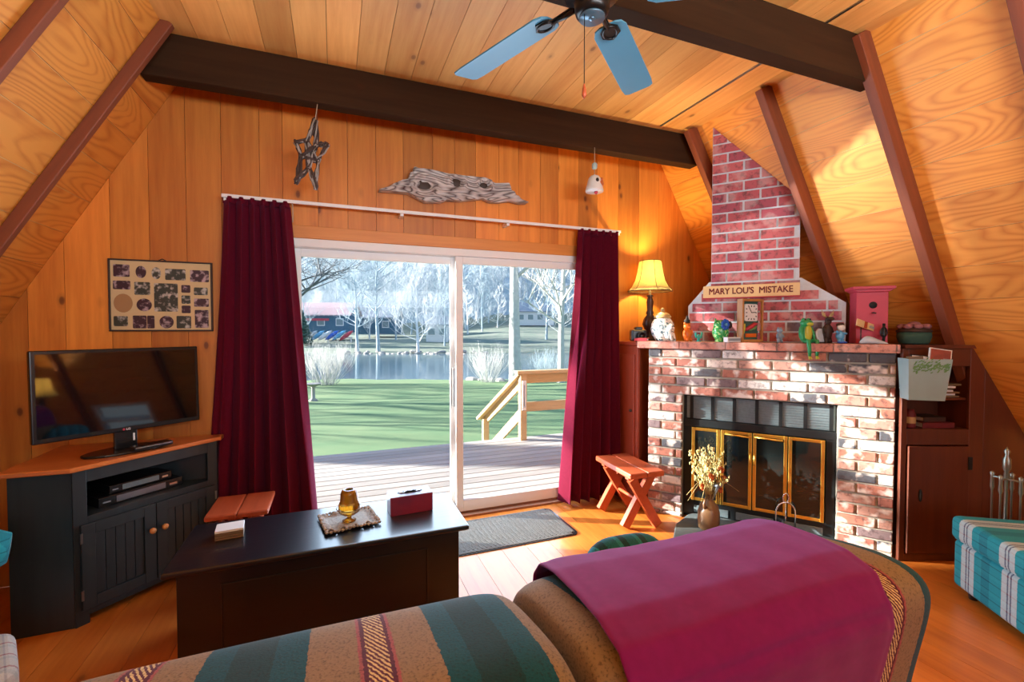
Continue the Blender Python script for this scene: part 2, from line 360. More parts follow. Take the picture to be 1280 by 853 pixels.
M['paleplaid'] = plaid('pale_rose_plaid', [(0, LW_), (0.4, (0.55, 0.62, 0.62)), (0.55, LW_), (0.7, (0.45, 0.12, 0.15)), (0.8, LW_)], 0.10, 0.1, cross=('X', 0.10, [(0, LW_), (0.6, (0.45, 0.12, 0.15)), (0.68, LW_), (0.8, (0.3, 0.35, 0.45)), (0.86, LW_)], 0.4), axis='Y', weave=(200, 0.15))
M['rug'] = mat('grey_rib_mat', (0.30, 0.31, 0.30), 0.9, 0, 0.25, 90, 0.6)
M['amber'] = glassy('amber_glass_', (0.95, 0.50, 0.05), 0.9)
M['shade'] = cloth('lamp_shade_cloth', (0.90, 0.78, 0.45), 0.75, sheen=0)
M['darkwd'] = mat('turned_dark_wood', (0.055, 0.022, 0.016), 0.25, 0, 0.2)
M['bulb'] = emit('lamp_bulb', (1.0, 0.74, 0.34), 14)
M['lace'] = mat('crochet_lace', (0.55, 0.52, 0.47), 0.9, 0, 0.3, 120, 0.6)
M['tissue'] = mat('tissue_box_print', (0.06, 0.03, 0.10), 0.3, 0, 0.1, 9, col2=(0.42, 0.02, 0.05))
M['tissuetop'] = mat('tissue_box_top', (0.30, 0.33, 0.45), 0.35, 0, 0.1)
M['paper'] = mat('white_paper', (0.78, 0.80, 0.82), 0.6, 0, 0.05)
M['kraft'] = mat('brown_card', (0.20, 0.13, 0.07), 0.6, 0, 0.1)
M['bluefan'] = mat('blue_grey_blade', (0.06, 0.24, 0.36), 0.35, 0, 0.08, 6)
M['bronze'] = mat('dark_bronze', (0.02, 0.017, 0.016), 0.3, 0.6, 0.1)
M['driftwood'] = wood('weathered_driftwood', (0.60, 0.57, 0.56), (0.05, 0.025, 0.025), 'x', 1.3, 0, 0.85, 0.1, swirl=0.3)
M['twig'] = mat('dark_twig', (0.09, 0.055, 0.045), 0.8, 0, 0.3)
M['palewood'] = mat('pale_twig', (0.45, 0.40, 0.36), 0.8, 0, 0.3)
M['string'] = mat('string', (0.5, 0.4, 0.28), 0.8)
M['ceramic'] = mat('white_ceramic', (0.75, 0.76, 0.74), 0.25, 0, 0.05)
M['floral'] = mat('blue_floral_ceramic', (0.78, 0.79, 0.76), 0.25, 0, 0.1, 46, col2=(0.10, 0.17, 0.20), sharp=(0.52, 0.60))
M['tan'] = mat('tan_lid', (0.55, 0.38, 0.16), 0.4)
M['orangep'] = mat('orange_plastic', (0.75, 0.16, 0.015), 0.3)
M['tealp'] = mat('teal_plastic', (0.03, 0.42, 0.36), 0.4)
M['green'] = mat('green_glaze', (0.03, 0.32, 0.08), 0.25, 0, 0.1, 60, col2=(0.45, 0.70, 0.30), sharp=(0.52, 0.58))
M['frogg'] = mat('frog_green', (0.02, 0.30, 0.10), 0.35)
M['frogy'] = mat('frog_belly', (0.55, 0.55, 0.06), 0.4)
M['blue'] = mat('blue_glaze', (0.02, 0.12, 0.62), 0.3)
M['lblue'] = mat('light_blue', (0.12, 0.42, 0.72), 0.35)
M['greyc'] = mat('grey_ceramic', (0.24, 0.32, 0.40), 0.4)
M['brownf'] = mat('dark_brown', (0.045, 0.022, 0.014), 0.6)
M['signy'] = mat('sign_cream', (0.72, 0.50, 0.24), 0.6, 0, 0.06)
M['signr'] = mat('sign_red', (0.50, 0.04, 0.06), 0.6)
M['maroon'] = mat('maroon_paint', (0.16, 0.010, 0.015), 0.6)
M['pinkred'] = mat('birdhouse_red', (0.50, 0.035, 0.075), 0.55, 0, 0.1)
M['black'] = mat('flat_black', (0.008, 0.008, 0.008), 0.7)
M['framew'] = wood('frame_wood', (0.50, 0.24, 0.07), (0.36, 0.15, 0.04), 'z', 1.0, 0, 0.4)
M['matte'] = mat('cream_mat', (0.68, 0.52, 0.28), 0.7, 0, 0.05)
M['photo'] = mat('old_photo', (0.045, 0.018, 0.03), 0.35, 0, 0.2, 38, col2=(0.48, 0.36, 0.40), sharp=(0.50, 0.66))
M['photog'] = mat('old_photo_green', (0.04, 0.045, 0.035), 0.35, 0, 0.2, 38, col2=(0.52, 0.50, 0.46), sharp=(0.50, 0.66))
M['photob'] = mat('round_brown_photo', (0.40, 0.22, 0.09), 0.6, 0, 0.05)
M['pewter'] = mat('pewter', (0.32, 0.33, 0.28), 0.35, 0.9, 0.1)
M['jug'] = mat('stoneware', (0.26, 0.15, 0.07), 0.35, 0, 0.2, 8, col2=(0.10, 0.05, 0.025))
M['straw'] = mat('dried_straw', (0.62, 0.50, 0.20), 0.8, 0, 0.2)
M['sage'] = mat('dried_sage', (0.42, 0.45, 0.20), 0.8, 0, 0.2)
M['rust'] = mat('rust_bloom', (0.55, 0.13, 0.03), 0.8)
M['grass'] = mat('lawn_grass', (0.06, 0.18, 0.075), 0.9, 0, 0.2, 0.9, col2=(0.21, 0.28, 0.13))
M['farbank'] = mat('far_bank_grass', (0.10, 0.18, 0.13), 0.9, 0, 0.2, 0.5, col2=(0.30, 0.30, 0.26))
M['water'] = mat('pond_water_', (0.10, 0.17, 0.22), 0.12, 0, 0.1, 0.3, spec=0.8)
M['deck'] = wood('weathered_deck', (0.46, 0.45, 0.43), (0.30, 0.29, 0.28), 'x', 1.0, 0.1, 0.7, 0.35)
M['rail'] = wood('new_rail_pine', (0.58, 0.44, 0.24), (0.46, 0.33, 0.17), 'x', 1.0, 0.1, 0.6, 0.1)
M['bark'] = mat('sunlit_bark', (0.74, 0.75, 0.74), 0.9, 0, 0.2, 5)  # pale tone has the sunlight on the trees put into the bark colour
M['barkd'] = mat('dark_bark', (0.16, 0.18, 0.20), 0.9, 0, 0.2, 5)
M['barkf'] = mat('washed_out_twigs', (0.82, 0.87, 0.90), 0.9, 0, 0.1, 2)  # outdoor glare put into the twig colour as near white
M['hazeb'] = mat('hazed_twigs', (0.42, 0.54, 0.62), 0.9, 0, 0.15, 2)  # bluish outdoor haze put into the twig colour
M['hill'] = mat('hazed_slope', (0.36, 0.47, 0.54), 0.9, 0, 0.15, 0.5)  # hillside colour carries the pale blue haze of distance
M['evergreen'] = mat('evergreen', (0.05, 0.13, 0.10), 0.9, 0, 0.3, 3)
M['housew'] = mat('white_siding', (0.80, 0.82, 0.85), 0.7)
M['houseb'] = mat('blue_siding', (0.04, 0.14, 0.24), 0.7)
M['roofr'] = mat('pink_metal_roof', (0.62, 0.42, 0.44), 0.6)
M['roofg'] = mat('grey_roof', (0.30, 0.35, 0.42), 0.8)
M['banner'] = mat('red_band', (0.55, 0.05, 0.09), 0.6)
M['rock'] = mat('bank_rock', (0.48, 0.46, 0.44), 0.9, 0, 0.2, 3)
M['leafp'] = mat('painted_leaves', (0.13, 0.30, 0.10), 0.6)
M['pail'] = mat('pale_painted_tin', (0.30, 0.46, 0.48), 0.4, 0, 0.1, 12)

# ------------------------------------------------------------------ the room shell
YB, SL = 3.385, math.tan(R(60.2)); XL, XR, ZC = -2.575, 4.45, 3.05
def xr(z): return XR - z / SL
def xl(z): return XL + z / SL
DX0, DX1, DZ = -0.31, 2.10, 2.06                      # door opening
b = MB(); b.box(-2.9, 4.8, -4.1, YB + 0.15, -0.14, -0.03, 1)
x = -2.9; i = 0
while x < 4.8:
    y0 = -4.1; 
    for y1 in ((0.55, YB) if i % 2 else (1.9, YB)):
        b.box(x, x + 0.168, y0, y1 - 0.002, -0.03, 0.0); y0 = y1
    x += 0.17; i += 1
struct(b.build('floor', [M['floor'], M['seam']]))
# end wall with the glass door: vertical pine boards cut under the slopes
def wall_boards(name, y0, y1, openings, back):
    b = MB(); rnd = random.Random(3); x = -2.56
    cuts = sorted({c for o in openings for c in o[:2]})
    while x < 4.43:
        nx = min(x + rnd.choice((0.165, 0.19, 0.19, 0.215)), 4.44)
        for c in cuts:
            if x + 0.001 < c < nx: nx = c
        xa, xb = x + 0.0012, nx - 0.0012
        top = lambda q: max(0.02, min(ZC, (q - XL) * SL - 0.005, (XR - q) * SL - 0.005))
        spans = [(0.0, None)]
        for o in openings:
            if xa >= o[0] - 1e-4 and xb <= o[1] + 1e-4: spans = ([(0.0, o[2])] if o[2] > 0 else []) + [(o[3], None)]
        for z0, z1 in spans:
            ta, tb = (top(xa), top(xb)) if z1 is None else (z1, z1)
            if ta <= z0 or tb <= z0: continue
            vs_ = [(xa, y0, z0), (xb, y0, z0), (xb, y0, tb), (xa, y0, ta), (xa, y1, z0), (xb, y1, z0), (xb, y1, tb), (xa, y1, ta)]
            b.add(vs_, [(0, 1, 2, 3), (5, 4, 7, 6), (0, 4, 5, 1), (1, 5, 6, 2), (2, 6, 7, 3), (3, 7, 4, 0)])
        x = nx
    return struct(b.build(name, M['wall']))
wall_boards('wall_back', YB, YB + 0.10, [(DX0, DX1, 0.0, DZ)], 1)
wall_boards('wall_rear', -4.1, -4.0, [(-0.9, 0.75, 0.85, 2.25), (1.05, 2.7, 0.85, 2.25)], -1)
# flat ceiling boards
b = MB(); b.box(xl(ZC) - 0.05, xr(ZC) + 0.05, -4.1, YB + 0.1, ZC + 0.03, ZC + 0.08, 1); x = xl(ZC) - 0.02; i = 0
while x < xr(ZC) + 0.02:
    b.box(x, min(x + 0.1625, xr(ZC) + 0.02), -4.1, YB, ZC, ZC + 0.03); x += 0.165
struct(b.build('ceiling', [M['ceil'], M['seam']]))
struct(MB().box(2.395, 2.41, -2, 2.95, ZC - 0.006, ZC).build('trim_1', M['steel']))
# sloped plywood walls: horizontal strips between the rafters
def slope(name, side, pitch, hole=None):
    b = MB(); sgn = 1 if side == 'right' else -1
    X0 = XR if sgn > 0 else XL
    d = Vector((-sgn * math.cos(R(60.2)), 0, math.sin(R(60.2)))); n = Vector((sgn * math.sin(R(60.2)), 0, math.cos(R(60.2))))
    P0 = Vector((X0, 0, 0)); tot = ZC / math.sin(R(60.2)) + 0.03
    def q(t, y, h): return P0 + d * t + n * h + Vector((0, y, 0))
    def slab(t0, t1, h0, h1, mi, ya=-4.1, yb=YB + 0.1):
        if hole and ya == -4.1 and yb > 3:
            if t0 < hole[2] - 1e-4 and t1 > hole[3] + 1e-4:
                slab(t0, hole[2], h0, h1, mi); slab(hole[3], t1, h0, h1, mi); t0, t1 = hole[2], hole[3]
            if t0 > hole[2] - 1e-3 and t1 < hole[3] + 1e-3:
                slab(t0, t1, h0, h1, mi, ya, hole[0]); slab(t0, t1, h0, h1, mi, hole[1], yb - 1e-5); return
        vs_ = [q(t, y, h) for h in (h0, h1) for t in (t0, t1) for y in (ya, yb)]
        b.add(vs_, [(0, 1, 3, 2), (4, 6, 7, 5), (0, 4, 5, 1), (2, 3, 7, 6), (0, 2, 6, 4), (1, 5, 7, 3)], mi)
    slab(-0.1, tot, 0.006, 0.10, 1)
    t = -0.06
    while t < tot:
        slab(t + 0.0022, min(t + pitch, tot) - 0.0022, 0.0, 0.006, 0); t += pitch
    return struct(b.build(name, [M['ply'], M['plyback']]))
slope('wall_right', 'right', 0.215, (-0.80, 0.02, 0.155, 0.80)); slope('wall_left', 'left', 0.215)
# rafters on the slopes and the tie beams under the ceiling
def rafter(side, y, hw=0.026, dp=0.10):
    sgn = 1 if side == 'right' else -1
    L = ZC / math.sin(R(60.2)) + 0.02
    o = MB().box(0, L, -hw, hw, -dp, -0.001).build('roof_rafter', M['rafter'], bevel=0.004)
    ang = 180 - 60.2 if sgn > 0 else 60.2
    X0 = XR if sgn > 0 else XL
    d = Vector((-sgn * math.cos(R(60.2)), 0, math.sin(R(60.2)))); n = Vector((sgn * math.sin(R(60.2)), 0, math.cos(R(60.2))))
    yv = n.cross(d)
    m = Matrix((d, yv, n)).transposed().to_4x4(); m.translation = Vector((X0, y, 0)); o.matrix_world = m
    return struct(o)
for y in (2.90, 2.238, 1.645, 1.06, 0.46, -0.9, -1.45, -2.1, -2.75, -3.4):
    rafter('right', y)
for y in (2.91, 2.29, 1.68, 1.07, 0.46, -0.17, -0.8, -1.45, -2.1, -2.75, -3.4):
    rafter('left', y, 0.020, 0.055)
def beam(y0, y1):
    z0, z1 = 2.81, ZC - 0.001; i = 0.012
    poly = [(xl(z0) + i, z0), (xr(z0) - i, z0), (xr(z1) - i, z1), (xl(z1) + i, z1)]
    o = MB().prism(poly, -y1, -y0, 0, XZ).build('ceiling_beam', M['beam'], bevel=0.004); struct(o)
beam(3.00, 3.095); beam(1.655, 1.745); beam(-0.9, -0.81)
# head casing, sliding door
struct(MB().box(DX0 - 0.06, DX1 + 0.06, YB - 0.02, YB, DZ, DZ + 0.085).build('trim_2', M['casing'], bevel=0.003))
struct(MB().box(DX0 - 0.06, DX0, YB - 0.02, YB, 0, DZ).box(DX1, DX1 + 0.06, YB - 0.02, YB, 0, DZ).build('trim_3', M['casing'], bevel=0.003))
dr = bpy.data.objects.new('door_1', None); C.objects.link(dr); struct(dr)
b = MB(); b.box(DX0, DX1, YB - 0.015, YB + 0.12, DZ - 0.055, DZ); b.box(DX0, DX0 + 0.04, YB - 0.015, YB + 0.12, 0.03, DZ - 0.055); b.box(DX1 - 0.04, DX1, YB - 0.015, YB + 0.12, 0.03, DZ - 0.055)
struct(b.build('door_frame', M['white'], dr, bevel=0.004))
b = MB(); b.box(DX0, DX1, YB - 0.03, YB + 0.13, -0.02, 0.018); b.box(DX0, DX1, YB + 0.015, YB + 0.03, 0.018, 0.045); b.box(DX0, DX1, YB + 0.07, YB + 0.085, 0.018, 0.045)
struct(b.build('door_sill', M['sill'], dr, bevel=0.003))
def sash(x0, x1, y, st, name):
    b = MB(); z0, z1 = 0.035, DZ - 0.055
    b.box(x0, x0 + st, y, y + 0.035, z0, z1); b.box(x1 - st, x1, y, y + 0.035, z0, z1)
    b.box(x0 + st, x1 - st, y, y + 0.035, z0, z0 + 0.085); b.box(x0 + st, x1 - st, y, y + 0.035, z1 - 0.055, z1)
    s_ = struct(b.build(name, M['white'], dr, bevel=0.004))
    struct(MB().box(x0 + st, x1 - st, y + 0.014, y + 0.018, z0 + 0.085, z1 - 0.055).build('door_glass', M['glass'], s_))
    return s_
s1 = sash(DX0 + 0.04, 0.895, YB + 0.065, 0.06, 'sliding_panel'); s2 = sash(0.865, DX1 - 0.04, YB + 0.01, 0.055, 'fixed_panel')
struct(MB().box(0.845, 0.868, YB + 0.035, YB + 0.065, 0.85, 1.15).build('door_handle', M['steel'], s1, bevel=0.006))
# two windows at the other end of the room
for k, (a, c) in enumerate(((-0.9, 0.75), (1.05, 2.7))):
    wd = bpy.data.objects.new('window_%d' % (k + 1), None); C.objects.link(wd); struct(wd)
    b = MB()
    for (x0, x1, z0, z1) in ((a, c, 0.85, 0.91), (a, c, 2.19, 2.25), (a, a + 0.06, 0.91, 2.19), (c - 0.06, c, 0.91, 2.19), ((a + c) / 2 - 0.03, (a + c) / 2 + 0.03, 0.91, 2.19)):
        b.box(x0, x1, -4.08, -4.01, z0, z1)
    struct(b.build('window_frame', M['white'], wd, bevel=0.004))
    struct(MB().box(a + 0.06, c - 0.06, -4.05, -4.045, 0.91, 2.19).build('window_pane', M['glass'], wd))

# low side window in the right slope (seen as a reflection in the television)
dS = Vector((-math.cos(R(60.2)), 0, math.sin(R(60.2)))); nS = Vector((math.sin(R(60.2)), 0, math.cos(R(60.2))))
mS = Matrix((dS, nS.cross(dS), nS)).transposed().to_4x4(); mS.translation = Vector((XR, 0, 0))
wd = bpy.data.objects.new('window_3', None); C.objects.link(wd); struct(wd); wd.matrix_world = mS
sg_y = 1 if nS.cross(dS).y > 0 else -1
ya, yb = sorted((sg_y * -0.80, sg_y * 0.02))
b = MB()
for bx_ in ((0.155, 0.20, ya, yb), (0.755, 0.80, ya, yb), (0.20, 0.755, ya, ya + 0.045), (0.20, 0.755, yb - 0.045, yb), (0.465, 0.49, ya + 0.045, yb - 0.045)): b.box(*bx_, -0.012, 0.09)
struct(b.build('window_frame', M['white'], wd, bevel=0.004))
struct(MB().box(0.20, 0.755, ya + 0.045, yb - 0.045, 0.04, 0.045).build('window_pane', M['glass'], wd))

# ------------------------------------------------------------------ outdoors: ground, pond, deck
def gd(x, y): return 0.363 * x + 0.932 * y
def lerp(a, b, t): return a + (b - a) * max(0, min(1, t))
def gh(x, y):
    d = gd(x, y); l = 0.932 * x - 0.363 * y
    l_ = l; d = max(d, min(d + 4.5 * max(0, -l - 14), 45)) if d < 45 else d
    if d < 31: z = lerp(-0.62, -1.95, (d - 5) / 26)
    elif d < 34: z = lerp(-1.95, -2.7, (d - 31) / 3)
    elif d < 63: z = -2.7
    elif d < 76: z = lerp(-2.7, -0.6, (d - 63) / 13)
    elif d < 102: z = lerp(-0.6, 2.8 if l > 0 else lerp(2.8, 0.3, -l / 20), (d - 76) / 26)
    else: z = lerp(2.8 if l > 0 else lerp(2.8, 0.3, -l / 20), 30, (d - 102) / 70)
    return z + 0.10 * noise.noise(Vector((x * 0.35, y * 0.35, 0))) * (1 if d > 8 else 0)
def gpt(lat, d, dz=0.0):
    x = 0.363 * d / (0.363 ** 2 + 0.932 ** 2) + 0.932 * lat; y = 0.932 * d + -0.363 * lat
    x = 0.363 * d + 0.932 * lat
    return Vector((x, y, gh(x, y) + dz))
def px(px_, d): return (px_ - 640) / 569.0 * d           # lateral offset of something seen at that column, d metres away
b = MB()
def gfn(u, v):
    x = -90 + 250 * u; y = 3.6 + 200 * v ** 1.6
    return (x, y, gh(x, y))
g = b.grid(gfn, 110, 110, 0)
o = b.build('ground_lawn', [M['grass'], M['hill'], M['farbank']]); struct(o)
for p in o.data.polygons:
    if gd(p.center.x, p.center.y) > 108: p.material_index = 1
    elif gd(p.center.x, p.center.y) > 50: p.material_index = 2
pts = []
b = MB(); b.add([(gpt(-80, 4).x, gpt(-80, 4).y, -2.08), (gpt(70, 4).x, gpt(70, 4).y, -2.08), (gpt(70, 70).x, gpt(70, 70).y, -2.08), (gpt(-80, 70).x, gpt(-80, 70).y, -2.08)], [(0, 1, 2, 3)])
struct(b.build('pond_water', M['water']))
b = MB(); y = YB + 0.14
while y < 5.72:
    b.box(-6, 7.5, y, y + 0.132, -0.09, -0.05); y += 0.144
b.box(-6, 7.5, YB + 0.14, 5.74, -0.40, -0.10)
struct(b.build('deck_floor', M['deck'], bevel=0.004))
# deck railing with the stair rail running down to the lawn
rl = thing('deck_railing', 'pale wooden deck railing with handrail sloping down the stairs', 'railing', (2.36, 5.66, -0.05))
post = MB().box(-0.045, 0.045, -0.045, 0.045, 0, 0.90).build('post', M['rail'], rl, bevel=0.004)
MB().box(-0.045, 0.045, -0.045, 0.045, 0, 0.90).build('post', M['rail'], rl, bevel=0.004, loc=(2.4, 0, 0))
MB().box(-0.10, 4.6, -0.07, 0.07, 0.90, 0.94).build('cap_rail', M['rail'], rl, bevel=0.004)
MB().box(-0.02, 4.6, 0.046, 0.085, 0.76, 0.895).build('upper_board', M['rail'], rl, bevel=0.003)
MB().box(-0.02, 4.6, 0.046, 0.085, 0.37, 0.50).build('middle_board', M['rail'], rl, bevel=0.003)
def slat(p0, p1, w_, h_):
    p0, p1 = Vector(p0), Vector(p1); d = (p1 - p0); L = d.length; d.normalize()
    s_ = d.cross(Vector((0, 0, 1))).normalized(); u_ = s_.cross(d)
    m = Matrix((d, s_, u_)).transposed().to_4x4(); m.translation = p0
    return MB().box(0, L, -w_ / 2, w_ / 2, -h_ / 2, h_ / 2, 0, m)
slat((-0.02, 0, 0.90), (-0.28, 1.05, 0.12), 0.12, 0.04).build('stair_handrail', M['rail'], rl)
slat((0.0, 0.03, 0.78), (-0.21, 0.98, 0.10), 0.04, 0.12).build('stair_upper_board', M['rail'], rl)
slat((0.0, 0.03, 0.36), (-0.2, 1.0, -0.42), 0.04, 0.12).build('stair_lower_board', M['rail'], rl)
MB().box(-0.045, 0.045, -0.045, 0.045, -0.62, 0.13).build('post', M['rail'], rl, bevel=0.004, loc=(-0.22, 0.95, 0))
tm = thing('thermometer', 'pale outdoor thermometer screwed to the deck railing post', 'thermometer', (2.36, 5.61, 0.36))
MB().box(-0.028, 0.028, -0.012, 0.004, 0, 0.40).build('back_plate', M['white'], tm, bevel=0.004)
MB().tube([(0, -0.016, 0.05), (0, -0.016, 0.34)], 0.006).ball((0, -0.016, 0.045), 0.012).build('scale_tube', M['steel'], tm)
# stair treads
st = thing('deck_stairs', 'wooden steps going down from the deck to the lawn', 'stairs', (1.7, 5.76, -0.05))
for k in range(2):
    MB().box(-0.6, 0.55, 0.02 + 0.28 * k, 0.28 + 0.28 * k, -0.24 - 0.18 * k, -0.20 - 0.18 * k).build('tread', M['deck'], st)
MB().box(-0.6, -0.56, 0, 0.6, -0.57, -0.24).build('stringer', M['deck'], st); MB().box(0.51, 0.55, 0, 0.6, -0.57, -0.24).build('stringer', M['deck'], st)

# ------------------------------------------------------------------ fireplace (local frame: x along the front, y into the corner)
FA = -51.7; FX = Vector((math.cos(R(FA)), math.sin(R(FA)), 0)); FY = Vector((-math.sin(R(FA)), math.cos(R(FA)), 0)); FO = Vector((2.335, 2.93, 0))
def fpt(x, y, z=0): return FO + FX * x + FY * y + Vector((0, 0, z))
fp = thing('brick_fireplace', 'tumbled brick corner fireplace with brick mantel and brass glass doors', 'fireplace', tuple(FO), FA)
FW = 1.49; OX0, OX1, OZ = 0.225, 1.19, 0.945; MZ = 1.30; CH = 0.0704
FD = 0.30
b = MB()
for (x0, x1, z0, z1) in ((-0.035, OX0 - 0.004, 0, MZ), (OX1 + 0.004, FW - 0.005, 0, MZ), (OX0 - 0.004, OX1 + 0.004, OZ + 0.004, MZ)):
    b.box(x0, x1, 0.012, FD, z0, z1)
b.build('mortar_body', M['mortar'], fp)
b = MB(); rnd = random.Random(11); row = 0; z = MZ
def rowbricks(b, xa, xb, z0, z1, y0, y1, L, off, gap, jit=0.003):
    x = xa - off
    while x < xb:
        a, c = max(x, xa), min(x + L, xb)
        if c - a > 0.03:
            j = rnd.uniform(-jit, jit); b.box(a + gap / 2, c - gap / 2, y0 + j, y1, z0 + gap / 2 + rnd.uniform(0, 0.002), z1 - gap / 2)
        x += L
while z > 0.01:
    z0 = max(0.0, z - CH)
    segs = [(-0.04, FW)] if z0 > OZ - 0.03 else [(-0.04, OX0), (OX1, FW)]
    for (xa, xb) in segs:
        rowbricks(b, xa, xb, z0, z, -0.004, 0.11, 0.213, 0.0 if row % 2 else 0.107, 0.012)
    z = z0; row += 1
# side returns of the left end
z = MZ; row = 0
while z > 0.01:
    z0 = max(0, z - CH)
    y = 0.115
    while y < FD - 0.02:
        b.box(-0.04, 0.06, y + 0.006, min(y + 0.2, FD) - 0.006, z0 + 0.006, z - 0.006); y += 0.213
    z = z0; row += 1
bk = b.build('brickwork', M['brickf'], fp, bevel=0.007, seg=2)
# mantel course of bricks
b = MB(); b.box(-0.115, FW + 0.005, -0.02, FD, MZ + 0.003, MZ + 0.05, 1)
x = -0.12
while x < FW:
    b.box(x + 0.002, min(x + 0.32, FW + 0.01) - 0.002, -0.028, 0.19, MZ, MZ + 0.054); x += 0.32
b.build('mantel_shelf', [M['brickm'], M['mortar']], fp, bevel=0.004)
# chimney and its shoulder, set back on the mantel
K = 0.19; sx0, sx1 = 0.06, 0.945 + 0.03; 
CX0, CX1 = 0.388, 0.975; SX0, SX1 = 0.225, 1.245; SZ = 1.632; CZ = 1.815; BZ = MZ + 0.054
slope_n = Vector((math.sin(R(60.2)), 0, math.cos(R(60.2)))); slope_p = Vector((XR, 0, 0))
rotinv = Matrix.Rotation(-R(FA), 3, 'Z')
ln = rotinv @ slope_n; lp = rotinv @ (slope_p - FO)
b = MB()
shpoly = [(SX0, BZ), (SX1, BZ), (SX1, SZ), (CX1 + 0.01, CZ), (CX0 - 0.01, CZ), (SX0, SZ)]
b.prism(shpoly, -(K + 0.24), -(K + 0.006), 0, XZ)
b.box(CX0 + 0.004, CX1 - 0.004, K + 0.006, K + 0.27, CZ, 3.3)
cut(b.build('chimney_mortar', M['mortarb'], fp), lp, ln)
b = MB(); z = BZ; row = 0; H2 = 0.0755
while z < 3.2:
    z1 = z + H2
    if z < CZ - 0.02:
        f = (min(z1, CZ) - SZ) / (CZ - SZ) if z1 > SZ else 0
        xa, xb = SX0 + f * (CX0 - SX0) + 0.004, SX1 - f * (SX1 - CX1) - 0.004
        yb = K + 0.22
    else: xa, xb, yb = CX0, CX1, K + 0.27
    L = 0.222; off = 0 if row % 2 else 0.111; x = xa - off
    while x < xb:
        a, c = max(x, xa), min(x + L, xb)
        if c - a > 0.035: b.box(a + 0.007, c - 0.007, K, K + 0.10, z + 0.006, z1 - 0.007)
        x += L
    if z >= CZ - 0.02:                                   # bricks of the two side faces
        y = K + 0.105
        while y < yb:
            for (a, c) in ((CX0, CX0 + 0.08), (CX1 - 0.08, CX1)): b.box(a, c, y + 0.006, min(y + 0.2, yb) - 0.004, z + 0.006, z1 - 0.007)
            y += 0.21
    z = z1; row += 1
ch = b.build('chimney_bricks', M['brickc'], fp, bevel=0.003, seg=1)
cut(ch, lp - ln * 0.002, ln)
# firebox insert
b = MB()
b.box(OX0 - 0.003, OX1 + 0.003, 0.075, 0.29, 0.0, OZ + 0.003); 
ins = b.build('firebox_case', M['iron'], fp)
b = MB()
b.box(OX0, OX0 + 0.055, 0.055, 0.08, 0.10, 0.745); b.box(OX1 - 0.055, OX1, 0.055, 0.08, 0.10, 0.745)
b.box(OX0, OX1, 0.05, 0.08, 0.705, 0.76); b.box(OX0, OX1, 0.055, 0.08, 0.03, 0.135)
b.build('insert_frame', M['iron'], fp, bevel=0.004)
vb = MB().box(OX0 + 0.02, OX1 - 0.005, 0.068, 0.08, 0.765, 0.935).build('upper_vent_panel', M['vent'], fp)
for k in range(7):
    xx = OX0 + 0.045 + k * 0.147; MB().box(xx, xx + 0.022, 0.058, 0.07, 0.765, 0.935).build('vent_divider', M['iron'], vb)
b = MB()
for k in range(9): b.box(OX0 + 0.05, OX1 - 0.02, 0.062, 0.07, 0.775 + k * 0.018, 0.779 + k * 0.018)
b.build('vent_louver', M['vent'], vb)
vb2 = MB()
for k in range(3): vb2.box(OX0 + 0.08 + k * 0.29, OX0 + 0.32 + k * 0.29, 0.048, 0.056, 0.045, 0.10)
vb2.build('lower_vent', M['vent'], fp, bevel=0.003)
dx = [OX0 + 0.058, 0.485, 0.697, 0.916, OX1 - 0.058]
for k in range(4):
    x0, x1 = dx[k] + 0.003, dx[k + 1] - 0.003
    b = MB(); zz0, zz1 = 0.14, 0.70; s_ = 0.022
    b.box(x0, x0 + s_, 0.035, 0.055, zz0, zz1); b.box(x1 - s_, x1, 0.035, 0.055, zz0, zz1); b.box(x0 + s_, x1 - s_, 0.04, 0.055, zz0, zz0 + 0.022); b.box(x0 + s_, x1 - s_, 0.04, 0.055, zz1 - 0.022, zz1)
    d_ = b.build('glass_door', M['brass'], fp, bevel=0.003)
    MB().box(x0 + s_, x1 - s_, 0.046, 0.05, zz0 + 0.022, zz1 - 0.022).build('pane', M['dglass'], d_)
    if k in (1, 2):
        hx = x1 - 0.011 if k == 1 else x0 + 0.011
        MB().tube([(hx, 0.035, 0.55), (hx, 0.015, 0.54), (hx, 0.015, 0.48), (hx, 0.035, 0.47)], 0.005).build('handle', M['brass'], d_)
for (a, c) in ((dx[1] + 0.03, dx[2] - 0.01), (dx[2] + 0.01, dx[3] - 0.03)):
    MB().tube([(a, 0.03, 0.675), (c, 0.03, 0.668)], 0.007).build('pull_rod', M['brass'], fp)

# hearth slab, jug and wire arch
hs = MB(); poly = [(2.10, 2.42), (2.42, 2.28), (3.00, 2.00), (3.17, 1.97), (3.05, 2.12), (2.57, 2.73), (2.50, 2.72), (2.30, 2.62)]
hs.prism(poly, 0.0, 0.035)
tag(hs.build('hearth_slab', M['slate'], bevel=0.008), 'grey slate slab lying on the floor before the fireplace', 'hearth slab')
jg = thing('jug_vase', 'brown stoneware jug with ear handle on the slate slab', 'vase', (2.46, 2.47, 0.036))
MB().lathe([(0.060, 0), (0.070, 0.008), (0.074, 0.06), (0.073, 0.12), (0.060, 0.165), (0.034, 0.195), (0.022, 0.215), (0.021, 0.24), (0.026, 0.25), (0.018, 0.248), (0.016, 0.20)], 24).build('body', M['jug'], jg)
MB().tube([(-0.02, -0.01, 0.235), (-0.06, -0.03, 0.23), (-0.085, -0.042, 0.20), (-0.072, -0.036, 0.165), (-0.05, -0.028, 0.17)], 0.009).build('handle', M['jug'], jg)
fl = thing('dried_flowers', 'bunch of dried grasses with rust blooms standing in the jug', 'dried flowers', (2.46, 2.47, 0.26))
rnd = random.Random(5)
